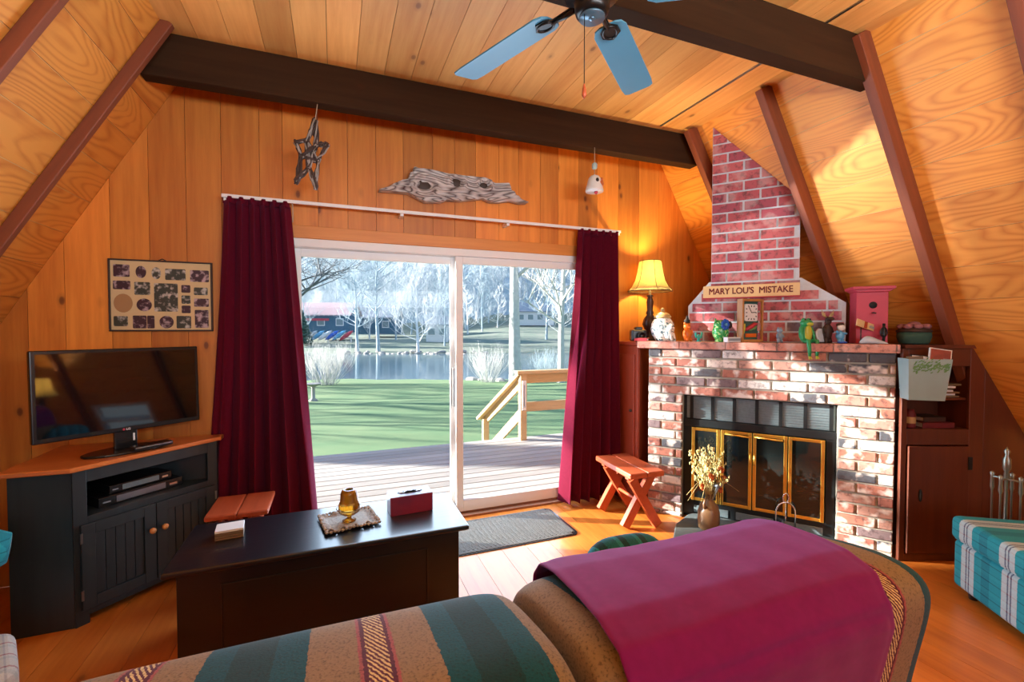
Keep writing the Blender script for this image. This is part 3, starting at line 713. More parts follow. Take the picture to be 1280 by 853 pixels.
for mname, cnt, key in (('stem', 46, 'straw'), ('seed_head', 0, 'sage')):
    b = MB(); h = MB()
    for k in range(95):
        a = rnd.uniform(0, 6.28); sp = rnd.uniform(0.02, 0.15); hh = rnd.uniform(0.16, 0.38) * (1 - sp * 1.2)
        p0 = Vector((rnd.uniform(-.008, .008), rnd.uniform(-.008, .008), -0.1)); p1 = Vector((math.cos(a) * sp * 0.35, math.sin(a) * sp * 0.35, hh * 0.55)); p2 = Vector((math.cos(a) * sp - 0.01, math.sin(a) * sp, hh))
        b.tube([p0, p1, p2], [0.0018, 0.0016, 0.001], 4)
        for q in range(6):
            c = p1.lerp(p2, 0.45 + 0.1 * q) + Vector((rnd.uniform(-.012, .012), rnd.uniform(-.012, .012), rnd.uniform(-.01, .01)))
            h.ball(c, (0.005, 0.005, rnd.uniform(0.008, 0.016)), 5, 4, rnd.choice((0, 0, 1)))
    b.build('stem', M['straw'], fl); h.build('seed_head', [M['straw'], M['sage']], fl); break
b = MB()
for p_ in ((0.06, -0.04, 0.06), (0.07, -0.02, 0.10), (0.09, -0.05, 0.13), (-0.05, -0.07, 0.17), (0.02, -0.09, 0.22), (-0.10, -0.04, 0.10)):
    b = MB()
    for q in range(7): b.ball((p_[0] + 0.014 * math.cos(q * 0.9), p_[1] + 0.01 * math.sin(q), p_[2] + 0.014 * math.sin(q * 0.9)), 0.011, 6, 5)
    b.build('bloom', M['rust'], fl)
b = MB()
for a, e in ((200, 0.30), (215, 0.26), (185, 0.22), (20, 0.22), (40, 0.18), (330, 0.2)):
    b.tube([(0, 0, 0), (math.cos(R(a)) * e * 0.5, math.sin(R(a)) * e * 0.5, 0.10 + e * 0.1), (math.cos(R(a)) * e, math.sin(R(a)) * e, 0.05)], [0.002, 0.0018, 0.001], 4)
b.build('drooping_stem', M['straw'], fl)
b = MB(); b.ball((0.03, -0.055, 0.10), (0.035, 0.022, 0.018)); b.tube([(0.03, -0.05, 0.085), (0.01, -0.02, -0.02)], [0.012, 0.005], 6)
b.build('blue_bloom', M['greyc'], fl)
ar = thing('wire_arch_stand', 'small chrome wire arch with loop handle before the fire doors', 'hearth stand', (2.90, 2.22, 0.036), -30)
MB().tube([(-0.062, 0, 0.0)] + [(-0.062 * math.cos(R(k)), 0, 0.14 + 0.075 * math.sin(R(k))) for k in range(0, 181, 15)] + [(0.062, 0, 0)], 0.005).build('arch', M['chrome'], ar)
MB().tube([(0.018 * math.sin(R(k)), 0, 0.245 - 0.032 * math.cos(R(k))) for k in range(0, 361, 20)], 0.004).build('loop_handle', M['chrome'], ar)
MB().tube([(-0.062, 0, 0.03), (-0.02, -0.05, 0.02), (0.03, -0.05, 0.02), (0.062, 0, 0.03)], 0.004).tube([(0, 0, 0.21), (0, 0.0, 0.02)], 0.004).build('cross_bar', M['chrome'], ar)

# ------------------------------------------------------------------ built-in cabinets beside the fireplace
cb = thing('corner_cabinet', 'red stained cabinet filling the corner behind the right curtain', 'cabinet', (0, 0, 0))
b = MB(); b.prism([(2.285, 3.06), (2.305, 3.06), (2.60, 3.30), (2.60, 3.375), (2.285, 3.375)], 0.0, 1.315); b.build('body', M['redcab'], cb, bevel=0.004)
MB().prism([(2.27, 3.055), (2.303, 3.062), (2.70, 3.372), (2.70, 3.38), (2.27, 3.38)], 1.316, 1.345).build('top', M['redcab'], cb, bevel=0.004)
MB().box(2.272, 2.284, 3.09, 3.35, 0.08, 1.24).build('door_panel', M['redcab'], cb, bevel=0.003)
MB().ball((2.262, 3.12, 0.78), 0.012).build('knob', M['brownf'], cb)
CA = -21.3; cx_ = Vector((math.cos(R(CA)), math.sin(R(CA)), 0)); cy_ = Vector((-math.sin(R(CA)), math.cos(R(CA)), 0)); CO = Vector((3.266, 1.738, 0))
cc = thing('built_in_cabinet', 'dark wooden built-in cabinet right of the fireplace with open magazine shelf', 'cabinet', tuple(CO), CA)
rin = Matrix.Rotation(-R(CA), 3, 'Z'); cn = rin @ slope_n; cp = rin @ (slope_p - CO)
# carcass: stiles and rails in front, back board behind, all cut under the slope
def cabpart(name, m, boxes, parent=cc, bevel=0.003):
    b = MB()
    for bx_ in boxes: b.box(*bx_)
    o = b.build(name, m, parent)
    cut(o, cp - cn * 0.012, cn)
    if bevel:
        md = o.modifiers.new('bevel', 'BEVEL'); md.width = bevel; md.segments = 2; md.limit_method = 'ANGLE'
    return o
cabpart('face_frame', M['darkcab'], [(0.0, 0.035, 0, 0.02, 0, 1.33), (0.42, 0.51, 0, 0.02, 0, 1.33), (0.51, 1.2, 0.0, 0.02, 0, 1.33), (0.035, 0.42, 0, 0.02, 1.22, 1.33), (0.035, 0.42, 0, 0.02, 0.73, 0.83), (0.035, 0.42, 0, 0.02, 0.0, 0.05)])
cabpart('back_board', M['darkcab'], [(0.13, 0.5, 0.22, 0.235, 0, 1.33), (0.43, 0.445, 0.02, 0.22, 0.8, 1.33)])
cabpart('shelf', M['darkcab'], [(0.12, 0.43, 0.02, 0.22, 0.81, 0.828), (0.12, 0.43, 0.03, 0.22, 1.005, 1.02), (0.045, 0.12, 0.02, 0.07, 0.81, 0.828), (0.045, 0.12, 0.03, 0.07, 1.005, 1.02)])
tp = cut(MB().prism([(0.004, -0.012), (0.9, -0.012), (0.9, 0.30), (0.195, 0.30)], 1.331, 1.352).build('top', M['darkcab'], cc), cp - cn * 0.012, cn)
cd = cabpart('door', M['darkcab'], [(0.04, 0.415, -0.014, 0.0, 0.055, 0.725)])
MB().ball((0.0, 0, 0), (0.012, 0.006, 0.04)).build('latch', M['black'], cd, loc=(0.115, -0.017, 0.42))
MB().box(0.405, 0.43, -0.02, -0.013, 0.58, 0.66).build('hinge', M['iron'], cd, bevel=0.002)
def lp_c(x, y, z): return CO + cx_ * x + cy_ * y + Vector((0, 0, z))
rnd = random.Random(21)
for k in range(7):
    c = (0.62, 0.60, 0.55) if k % 2 else (0.35, 0.16, 0.12)
    w2 = rnd.uniform(0.10, 0.12)
    o = MB().box(-w2, w2, -0.075, 0.075, 0, 0.011).build('magazine', M['paper'] if k % 2 else M['kraft'], loc=tuple(lp_c(0.27 + rnd.uniform(-.03, .03), 0.105, 1.022 + k * 0.0122)), rot=(0, 0, R(CA + rnd.uniform(-10, 10))), bevel=0.001)
    tag(o, 'magazine in the pile on the upper cabinet shelf, %s of seven' % ('lowest,second up,third up,fourth up,fifth up,sixth up,topmost'.split(',')[k]), 'magazine', 'magazines on the cabinet shelf')
def book(loc, rz, w2, d2, h, m, label, grp='books in the cabinet'):
    t = thing('book', label, 'book', loc, rz, grp)
    MB().box(-w2, w2, -d2, d2, 0, 0.004).box(-w2, w2, -d2, d2, h - 0.004, h).box(-w2, w2, -d2, -d2 + 0.004, 0.004, h - 0.004).build('cover', m, t, bevel=0.001)
    MB().box(-w2 + 0.004, w2 - 0.004, -d2 + 0.005, d2 - 0.004, 0.0045, h - 0.0045).build('page_block', M['paper'], t)
book(tuple(lp_c(0.26, 0.10, 0.829)), CA, 0.10, 0.07, 0.035, M['maroon'], 'dark red book lying flat on the lower cabinet shelf')
book(tuple(lp_c(0.25, 0.11, 0.865)), CA + 4, 0.075, 0.06, 0.03, M['brownf'], 'small brown book on top of the dark red book')
jb = thing('small_jar', 'small dark jar with pale band on the lower cabinet shelf', 'jar', tuple(lp_c(0.10, 0.055, 0.829)))
MB().lathe([(0.028, 0), (0.03, 0.01), (0.03, 0.085), (0.022, 0.1), (0.022, 0.115)], 16).build('body', M['maroon'], jb)
MB().lathe([(0.0308, 0.03), (0.0308, 0.07)], 16, cap=False).build('band', M['tan'], jb)
# tin wall pocket with papers hung on the fireplace corner
pk = thing('wall_pocket', 'pale tin wall pocket painted with green leaves, hanging at fireplace corner', 'wall pocket', (3.295, 1.672, 1.03), -38)
b = MB()
tw0, tw1 = 0.088, 0.105
def ringp(w2, y0, y1, z): return [(-w2, y0, z), (w2, y0, z), (w2, y1, z), (-w2, y1, z)]
b.loft([ringp(tw0, -0.095, 0.0, 0), ringp(tw1, -0.125, 0.0, 0.245), ringp(tw1 - 0.004, -0.121, -0.004, 0.245), ringp(tw0 - 0.004, -0.091, -0.004, 0.01)], smooth=False)
b.build('pocket', M['pail'], pk)
b = MB(); rnd = random.Random(2)
for k in range(150):
    u = rnd.uniform(-0.085, 0.085); zz = 0.20 + rnd.gauss(0, 0.016) - 0.02 * abs(u) * 5
    yy = -0.095 - 0.03 * zz / 0.245 - 0.0025
    b.add([(u, yy, zz), (u + 0.009, yy - 0.0003, zz + 0.004), (u + 0.012, yy, zz + 0.012), (u + 0.002, yy - 0.0003, zz + 0.008)], [(0, 1, 2, 3)])
lf = b.build('leaf_border', M['leafp'], pk)
def card(loc, rx, rz, w2, h, m1, lbl, m2=None, ry=0):
    t = thing('case', lbl, 'disc case', loc, rz, 'cases in the wall pocket')
    t.rotation_euler = (R(rx), R(ry), R(rz))
    MB().box(-w2, w2, -0.005, 0.005, 0, h).build('shell', m1, t, bevel=0.001)
    if m2: MB().box(-w2 + 0.006, w2 - 0.006, -0.0065, -0.005, 0.006, h - 0.006).build('insert', m2, t)
    return t
pkm = Matrix.Translation((3.295, 1.672, 1.03)) @ Matrix.Rotation(R(-38), 4, 'Z')
def pp(x, y, z): return tuple(pkm @ Vector((x, y, z)))
M['cover'] = mat('case_art', (0.55, 0.10, 0.05), 0.3, 0, 0.1, 25, col2=(0.10, 0.04, 0.03))
card(pp(0.075, -0.05, 0.17), -8, -32, 0.058, 0.135, M['ceramic'], 'clear disc case with red and yellow cover, tallest in the wall pocket', M['cover'], ry=9)
card(pp(0.0, -0.045, 0.13), -12, -36, 0.06, 0.135, M['blackp'], 'black disc case in the middle of the wall pocket', M['paper'], ry=5)
card(pp(-0.045, -0.085, 0.12), -6, -40, 0.04, 0.14, M['kraft'], 'brown card folder at the left of the wall pocket', None, ry=-3)

# ------------------------------------------------------------------ things on the mantel and cabinet tops
MT = MZ + 0.0555
def onm(x, y=0.085): p = fpt(x, y); return (p.x, p.y, MT)
# table lamp
lm = thing('table_lamp', 'lit table lamp with cream bell shade and dark turned base', 'lamp', (2.50, 3.185, 1.351))
MB().lathe([(0.075, 0), (0.075, 0.018), (0.05, 0.03), (0.03, 0.06), (0.045, 0.10), (0.062, 0.14), (0.05, 0.19), (0.026, 0.22), (0.034, 0.235), (0.024, 0.26), (0.03, 0.33), (0.018, 0.37), (0.030, 0.38), (0.012, 0.395), (0.010, 0.47)], 24).build('base', M['darkwd'], lm)
prof = [(0.182, 0.42), (0.150, 0.455), (0.122, 0.51), (0.105, 0.58), (0.092, 0.66), (0.085, 0.675)]
sh = MB().lathe(prof, 32, cap=False).build('lamp_shade', M['shade'], lm, solid=0.002)
b = MB()
for k in range(6):
    a = k * math.pi / 3 + 0.2; b.tube([((r + 0.002) * math.cos(a), (r + 0.002) * math.sin(a), z) for r, z in prof], 0.0022, 5)
for r, z in (prof[0], prof[-1]): b.tube([((r + 0.001) * math.cos(R(k)), (r + 0.001) * math.sin(R(k)), z) for k in range(0, 361, 15)], 0.0035, 5)
b.build('shade_trim', M['brownf'], sh)
MB().lathe([(0.012, 0.47), (0.028, 0.505), (0.03, 0.53), (0.015, 0.56), (0.002, 0.565)], 14).build('bulb', M['bulb'], lm)
MB().tube([(0.02, 0, 0.46)] + [(0.055, 0, 0.5), (0.05, 0, 0.6), (0, 0, 0.67), (-0.05, 0, 0.6), (-0.055, 0, 0.5), (-0.02, 0, 0.46)], 0.002, 5).build('harp', M['brass'], lm)
pl = bpy.data.lights.new('bulb_light', 'POINT'); pl.energy = 26; pl.color = (1.0, 0.70, 0.30); pl.shadow_soft_size = 0.03
plo = bpy.data.objects.new('bulb_light', pl); C.objects.link(plo); plo.parent = lm; plo.location = (0, 0, 0.60)
# second lamp on a side table at the right wall, behind the camera's right shoulder
sd = thing('side_table', 'small round wooden side table under the right slope', 'side table', (3.45, -0.98, 0))
MB().lathe([(0.20, 0.46), (0.21, 0.47), (0.21, 0.485), (0.20, 0.49)], 28).build('table_top', M['darkcab'], sd)
MB().lathe([(0.15, 0), (0.15, 0.02), (0.03, 0.05), (0.025, 0.25), (0.035, 0.30), (0.025, 0.44), (0.08, 0.459)], 20).build('pedestal', M['darkcab'], sd)
copy_tree(lm, (3.45, -0.98, 0.491), 0, 'second lit table lamp, on the side table under the right slope')
# black camera left of the lamp
cmr = thing('black_camera', 'black camera with stubby lens left of the table lamp', 'camera', (2.355, 3.15, 1.3505), -20)
MB().box(-0.065, 0.065, -0.04, 0.04, 0, 0.095).build('body', M['blackp'], cmr, bevel=0.014, seg=3)
MB().lathe([(0.034, 0), (0.034, 0.04), (0.028, 0.045), (0.024, 0.02)], 20, M=T(0.01, -0.04, 0.045, rx=90)).build('lens', M['blackp'], cmr)
MB().box(-0.03, 0.03, -0.03, 0.03, 0.094, 0.118).build('viewfinder', M['blackp'], cmr, bevel=0.008)
# red book under lamp side
book((2.30 + 0.0, 3.0 + 0.03, 1.3555), -51.7, 0.05, 0.035, 0.022, M['signr'], 'small red book on the left end of the mantel', 'books on the mantel')
# ginger jar
jr = thing('cookie_jar', 'white floral ceramic jar with tan lid on the mantel', 'jar', onm(0.045, 0.115))
MB().lathe([(0.050, 0), (0.055, 0.008), (0.082, 0.05), (0.092, 0.095), (0.085, 0.14), (0.066, 0.172), (0.056, 0.182)], 28).build('body', M['floral'], jr)
MB().lathe([(0.064, 0.183), (0.066, 0.195), (0.05, 0.215), (0.022, 0.23), (0.012, 0.235), (0.018, 0.248), (0.010, 0.262), (0.001, 0.265)], 24).build('lid', M['tan'], jr)
ct = thing('cat_figurine', 'white floral cat figurine sitting against the ceramic jar', 'figurine', onm(0.115, 0.025))
b = MB(); b.ball((0, 0, 0.05), (0.036, 0.036, 0.05)); b.ball((0.012, -0.005, 0.11), 0.026)
b.add([(-0.01, 0, 0.125), (0.005, 0.006, 0.128), (-0.004, 0.0, 0.15)], [(0, 1, 2)]).add([(0.018, 0, 0.128), (0.034, 0.0, 0.124), (0.03, 0.0, 0.15)], [(0, 1, 2)])
b.tube([(0.02, -0.02, 0.06), (0.022, -0.034, 0.02), (0.022, -0.036, 0.0)], [0.012, 0.010, 0.011]).tube([(-0.008, -0.022, 0.06), (-0.008, -0.036, 0.02), (-0.008, -0.038, 0.0)], [0.012, 0.010, 0.011])
b.tube([(-0.03, -0.01, 0.012), (-0.07, -0.015, 0.012), (-0.11, -0.01, 0.016)], [0.012, 0.013, 0.008])
b.build('body', M['floral'], ct)
b = MB(); b.ball((0.018, -0.03, 0.115), 0.004, 6, 5).ball((0.004, -0.03, 0.115), 0.004, 6, 5); b.build('eye', M['black'], ct)
# bear bottle
be = thing('bear_bottle', 'orange bear-shaped bottle with black cap on the mantel', 'bottle', onm(0.24, 0.06))
b = MB(); b.ball((0, 0, 0.05), (0.036, 0.03, 0.052)); b.ball((0, 0, 0.115), (0.029, 0.027, 0.03)); b.ball((-0.022, 0, 0.138), 0.010, 8, 6); b.ball((0.022, 0, 0.138), 0.010, 8, 6)
b.ball((0.032, -0.014, 0.07), (0.010, 0.012, 0.022), 8, 6); b.ball((-0.032, -0.014, 0.07), (0.010, 0.012, 0.022), 8, 6); b.ball((0.016, -0.024, 0.014), (0.014, 0.016, 0.014), 8, 6); b.ball((-0.016, -0.024, 0.014), (0.014, 0.016, 0.014), 8, 6); b.ball((0, -0.026, 0.108), (0.010, 0.008, 0.008), 8, 6)
b.build('body', M['orangep'], be)
MB().lathe([(0.022, 0.142), (0.022, 0.165), (0.014, 0.168), (0.007, 0.19), (0.004, 0.20)], 16).build('cap', M['black'], be)
# cactus
cs = thing('cactus_figurine', 'tiny teal cactus figurine between orange bottle and green owl', 'figurine', onm(0.325, 0.055))
b = MB(); b.tube([(0, 0, 0), (0, 0, 0.045), (0, 0, 0.055)], [0.011, 0.011, 0.004]); b.tube([(0, 0, 0.03), (-0.024, 0, 0.034), (-0.03, 0, 0.062), (-0.03, 0, 0.07)], [0.008, 0.008, 0.008, 0.003]); b.tube([(0, 0, 0.026), (0.022, 0, 0.03), (0.03, 0, 0.064), (0.03, 0, 0.073)], [0.008, 0.008, 0.008, 0.003]); b.lathe([(0.02, 0), (0.018, 0.006)], 12)
b.build('body', M['tealp'], cs)
# owl pot with blue flower
ow = thing('owl_figurine', 'green speckled owl figurine with a large blue flower eye', 'figurine', onm(0.475, 0.07))
b = MB(); b.ball((0, 0, 0.075), (0.062, 0.055, 0.076)); b.ball((0.0, 0, 0.125), (0.055, 0.05, 0.04)); b.tube([(-0.04, 0, 0.14), (-0.052, 0, 0.175)], [0.016, 0.002]); b.tube([(0.04, 0, 0.14), (0.052, 0, 0.172)], [0.016, 0.002]); b.lathe([(0.04, 0), (0.04, 0.01)], 14)
b.build('body', M['green'], ow)
b = MB()
for k in range(7): b.ball((-0.008 + 0.026 * math.cos(k * 0.9), -0.053, 0.128 + 0.026 * math.sin(k * 0.9)), (0.017, 0.007, 0.017), 8, 6)
b.build('blue_flower', M['blue'], ow); MB().ball((-0.008, -0.06, 0.128), (0.012, 0.006, 0.012)).build('flower_centre', M['lblue'], ow)
MB().ball((0.042, -0.045, 0.125), (0.024, 0.008, 0.026)).build('dark_eye', M['brownf'], ow)
# folded papers block
pb = thing('memo_block', 'low white block of folded papers in front of the framed clock', 'paper block', onm(0.565, 0.012))
MB().box(-0.072, 0.072, -0.02, 0.02, 0, 0.036).build('block', M['paper'], pb, bevel=0.002)
MB().box(-0.066, 0.066, -0.0215, -0.02, 0.010, 0.028).build('printed_edge', M['greyc'], pb)
# framed clock with peppers
ck = thing('framed_clock', 'wood framed clock picture with red and green peppers on the mantel', 'clock', onm(0.665, 0.13))
W2, Hc = 0.105, 0.315
b = MB(); b.box(-W2, -W2 + 0.016, -0.03, 0.02, 0, Hc); b.box(W2 - 0.016, W2, -0.03, 0.02, 0, Hc); b.box(-W2 + 0.016, W2 - 0.016, -0.03, 0.02, 0, 0.018); b.box(-W2 + 0.016, W2 - 0.016, -0.03, 0.02, Hc - 0.018, Hc)
b.build('frame', M['framew'], ck, bevel=0.002)
MB().box(-W2 + 0.016, W2 - 0.016, 0.0, 0.01, 0.018, Hc - 0.018).build('dark_backing', M['evergreen'], ck)
fc = MB().prism(rrect(0.125, 0.125, 0.015, cx=0.0, cy=0.215), 0.0, 0.012, 0, XZ).build('dial', M['ceramic'], ck)
b = MB()
for k in range(12):
    a = k * math.pi / 6; m_ = max(abs(math.cos(a)), abs(math.sin(a))); r = 0.047 / m_
    b.box(-0.003, 0.003, -0.0145, -0.012, -0.006, 0.006, M=Matrix.Translation((math.sin(a) * r, 0, 0.215 + math.cos(a) * r)) @ Matrix.Rotation(a, 4, 'Y'))
b.build('hour_mark', M['black'], fc)
b = MB(); b.box(-0.0022, 0.0022, -0.016, -0.0145, 0, 0.048, M=Matrix.Translation((0, 0, 0.215)) @ Matrix.Rotation(R(-32), 4, 'Y')); b.box(-0.003, 0.003, -0.016, -0.0145, 0, 0.04, M=Matrix.Translation((0, 0, 0.215)) @ Matrix.Rotation(R(86), 4, 'Y'))
b.build('clock_hand', M['black'], fc)
MB().tube([(-0.05, -0.006, 0.09), (-0.01, -0.008, 0.105), (0.04, -0.006, 0.13), (0.075, -0.004, 0.135)], [0.012, 0.017, 0.015, 0.004], 8).build('red_pepper', M['signr'], ck)
MB().tube([(-0.02, -0.012, 0.085), (0.03, -0.013, 0.10), (0.06, -0.01, 0.118)], [0.006, 0.011, 0.003], 8).build('green_pepper', M['leafp'], ck)
MB().tube([(-0.065, -0.006, 0.06), (-0.068, -0.008, 0.10), (-0.055, -0.006, 0.135)], [0.004, 0.012, 0.004], 8).build('yellow_pepper', M['frogy'], ck)
MB().box(-0.045, 0.06, -0.006, 0.0, 0.035, 0.062).build('red_label', M['orangep'], ck)
# small grey figure
gm = thing('bear_figurine', 'tiny grey bear figurine standing right of the framed clock', 'figurine', onm(0.855, 0.06))
b = MB(); b.ball((0, 0, 0.045), (0.022, 0.02, 0.028)); b.ball((0, 0, 0.085), 0.019); b.ball((-0.013, 0, 0.102), 0.007, 8, 6); b.ball((0.013, 0, 0.102), 0.007, 8, 6); b.tube([(-0.012, 0, 0.03), (-0.014, -0.004, 0.0)], [0.011, 0.010]); b.tube([(0.012, 0, 0.03), (0.018, -0.004, 0.0)], [0.011, 0.010]); b.ball((0, -0.018, 0.082), (0.008, 0.007, 0.006), 8, 6); b.tube([(-0.02, 0, 0.06), (-0.028, -0.012, 0.035)], [0.008, 0.007]); b.tube([(0.02, 0, 0.06), (0.028, -0.012, 0.035)], [0.008, 0.007])
b.build('body', M['greyc'], gm)
# frog on the mantel edge
fg = thing('frog_figurine', 'green frog figurine with yellow belly, legs dangling over the mantel edge', 'figurine', onm(1.01, -0.005))
b = MB(); b.ball((0, 0.01, 0.07), (0.042, 0.034, 0.068)); b.ball((0, 0.0, 0.135), (0.042, 0.036, 0.024)); b.ball((-0.024, 0.004, 0.155), 0.014, 8, 6); b.ball((0.024, 0.004, 0.155), 0.014, 8, 6)
for sg in (-1, 1):
    b.tube([(sg * 0.038, 0.0, 0.105), (sg * 0.056, -0.008, 0.06), (sg * 0.046, -0.022, 0.02)], [0.012, 0.011, 0.009])
    b.tube([(sg * 0.022, -0.008, 0.015), (sg * 0.04, -0.045, 0.016), (sg * 0.038, -0.052, -0.05), (sg * 0.034, -0.05, -0.085)], [0.017, 0.014, 0.011, 0.009])
b.build('body', M['frogg'], fg)
MB().ball((0, -0.014, 0.068), (0.032, 0.018, 0.056)).ball((0, -0.026, 0.128), (0.03, 0.012, 0.014)).build('belly', M['frogy'], fg)
b = MB()
for sg in (-1, 1):
    for q in (-1, 0, 1): b.tube([(sg * 0.034, -0.05, -0.082), (sg * 0.034 + q * 0.014, -0.058, -0.104)], [0.006, 0.004], 6)
b.build('foot', M['frogy'], fg)
MB().ball((-0.024, -0.008, 0.16), 0.006, 6, 5).ball((0.024, -0.008, 0.16), 0.006, 6, 5).build('eye', M['black'], fg)
# mug/dish behind frog
mg = thing('blue_grey_dish', 'round blue grey dish standing on edge between frog and moose', 'dish', onm(1.092, 0.075))
MB().lathe([(0.045, 0), (0.05, 0.004), (0.046, 0.012), (0.03, 0.008)], 24, M=T(0, 0, 0.05, rx=80)).build('disc', M['stone'], mg)
MB().box(-0.02, 0.02, -0.02, 0.03, 0, 0.008).build('stand', M['brownf'], mg)
# moose
mo = thing('moose_figurine', 'dark moose figurine with pale antlers on the mantel', 'figurine', onm(1.135, 0.10))
b = MB(); b.ball((0, 0, 0.075), (0.032, 0.026, 0.06)); b.ball((0, -0.004, 0.15), (0.020, 0.02, 0.03)); b.ball((-0.012, -0.028, 0.163), (0.018, 0.024, 0.014))
for sg in (-1, 1): b.tube([(sg * 0.016, 0, 0.04), (sg * 0.02, -0.008, 0.0)], [0.014, 0.012]); b.tube([(sg * 0.028, 0, 0.11), (sg * 0.038, -0.012, 0.07)], [0.010, 0.008])
b.build('body', M['brownf'], mo)
b = MB()
for sg in (-1, 1):
    b.tube([(sg * 0.012, 0, 0.175), (sg * 0.035, 0, 0.185), (sg * 0.056, 0, 0.20)], [0.005, 0.008, 0.004], 6)
    for q, (xx, zz) in enumerate(((0.03, 0.205), (0.044, 0.212), (0.058, 0.222))): b.tube([(sg * xx * 0.85, 0, 0.185), (sg * xx, 0, zz)], [0.004, 0.002], 5)
b.build('antlers', M['tan'], mo)
# blue character-free figure: a penguin-like skier
bf = thing('snowman_figurine', 'small blue and white figurine beside the moose', 'figurine', onm(1.20, 0.045))
b = MB(); b.ball((0, 0, 0.05), (0.026, 0.024, 0.032)); b.tube([(-0.01, 0, 0.03), (-0.012, -0.006, 0.008)], [0.012, 0.011]); b.tube([(0.014, 0, 0.03), (0.02, -0.006, 0.008)], [0.012, 0.011]); b.tube([(-0.02, 0, 0.068), (-0.045, -0.01, 0.08)], [0.009, 0.007]); b.tube([(0.02, 0, 0.066), (0.05, -0.01, 0.064)], [0.009, 0.007])
b.build('coat', M['lblue'], bf)
MB().ball((0.006, -0.002, 0.105), (0.026, 0.024, 0.024)).build('head', M['ceramic'], bf); MB().ball((0.006, 0.004, 0.122), (0.024, 0.023, 0.016)).build('cap', M['brownf'], bf)
MB().ball((-0.014, -0.012, 0.007), (0.016, 0.022, 0.007)).ball((0.02, -0.012, 0.007), (0.016, 0.022, 0.007)).build('boot', M['blue'], bf)
# birdhouse
bh = thing('birdhouse', 'pinkish red wooden birdhouse with round hole at the mantel end', 'birdhouse', onm(1.36, 0.145), 0)
bh.rotation_euler = (0, 0, R(FA + 8))
MB().prism([(-0.085, 0), (0.085, 0), (0.085, 0.335), (-0.085, 0.335)], -0.075, 0.07, 0, XZ).build('box', M['pinkred'], bh, bevel=0.003)
b = MB(); b.box(-0.112, 0.112, -0.105, 0.085, 0.352, 0.37); b.prism([(-0.085, 0.335), (0.085, 0.335), (0.112, 0.352), (-0.112, 0.352)], -0.07, 0.085, 0, XZ)
b.build('roof', M['pinkred'], bh, bevel=0.002)
MB().lathe([(0.022, 0), (0.022, 0.002)], 20, M=T(0.004, -0.0705, 0.25, rx=90)).build('entry_hole', M['black'], bh)
MB().tube([(0.004, -0.07, 0.20), (0.004, -0.12, 0.196)], 0.005).build('perch', M['brownf'], bh)
# scissors-like iron hook in front of the birdhouse
kb = thing('iron_hook', 'small iron hook ornament before the birdhouse', 'ornament', onm(1.425, 0.035))
MB().tube([(0, 0, 0.0), (0, 0, 0.06), (0.0, 0, 0.13)], 0.008).tube([(0.028 * math.cos(R(k)), 0, 0.075 + 0.028 * math.sin(R(k))) for k in range(0, 361, 20)], 0.006).build('hook', M['iron'], kb)
# leaning pointed sign
sg_ = thing('pointed_sign', 'narrow pale pointed wooden sign tilted in front of the birdhouse', 'sign', onm(1.34, 0.05)); 
Msg = T(0, -0.012, 0.113, ry=13)
b = MB(); b.prism([(-0.122, -0.022), (0.10, -0.022), (0.128, 0.022), (-0.122, 0.022)], -0.003, 0.003, 0, Msg @ XZ); b.build('board', M['signy'], sg_, bevel=0.001)
MB().tube([(-0.06, 0.0, 0.0), (-0.06, -0.004, 0.12)], 0.004).tube([(0.07, 0.0, 0.0), (0.07, -0.004, 0.09)], 0.004).build('stand', M['brownf'], sg_)
MB().prism([(-0.05, -0.021), (-0.02, -0.021), (-0.02, 0.021), (-0.05, 0.021)], 0.003, 0.0042, 0, Msg @ XZ).build('dark_mark', M['redcab'], sg_)
b = MB()
for k in range(9): b.box(0.002 + k * 0.0105, 0.008 + k * 0.0105, -0.0045, -0.003, -0.009, 0.009 if k % 3 else 0.004, 0, Msg)
b.build('faded_lettering', M['greyc'], sg_)
so = MB(); so.loft([[(x_, y_ * r_, z_ * h_) for (y_, z_) in ((-1, 0), (-0.8, 0.7), (0, 1), (0.8, 0.7), (1, 0))] for x_, r_, h_ in ((-0.07, 0.006, 0.012), (-0.055, 0.022, 0.04), (-0.03, 0.026, 0.062), (0.0, 0.022, 0.05), (0.035, 0.018, 0.028), (0.06, 0.012, 0.018), (0.08, 0.004, 0.006))])
o = so.build('driftwood_stone', M['stone'], loc=onm(1.365, 0.0), rot=(0, 0, R(FA)), sub=1); tag(o, 'smooth pale blue stone at the right end of the mantel edge', 'stone')
# painted sign on the chimney
def text(body, size, m, parent, loc, rot, depth=0.0015, sxy=1.0):
    cu = bpy.data.curves.new('lettering', 'FONT'); cu.body = body; cu.size = size; cu.extrude = depth; cu.bevel_depth = size * 0.022; cu.bevel_resolution = 0; cu.align_x = 'CENTER'; cu.align_y = 'CENTER'
    o = bpy.data.objects.new('lettering', cu); C.objects.link(o)
    bpy.context.view_layer.update(); dg = bpy.context.evaluated_depsgraph_get()
    me = bpy.data.meshes.new_from_object(o.evaluated_get(dg)); bpy.data.objects.remove(o)
    me.materials.clear(); me.materials.append(m)
    q = bpy.data.objects.new('lettering', me); C.objects.link(q); q.parent = parent; q.location = loc; q.rotation_euler = rot; q.scale = (sxy, 1, 1)
    return q
ps = fpt(0.665, K - 0.03)
sn = thing('painted_sign', 'cream painted wood sign with maroon letters across the chimney', 'sign', (ps.x, ps.y, 1.735), FA)
MB().box(-0.325, 0.31, -0.008, 0.008, -0.045, 0.045).build('board', M['signy'], sn, bevel=0.002)
MB().box(-0.328, 0.313, -0.006, 0.0285, -0.053, -0.0455).build('red_edge', M['signr'], sn)
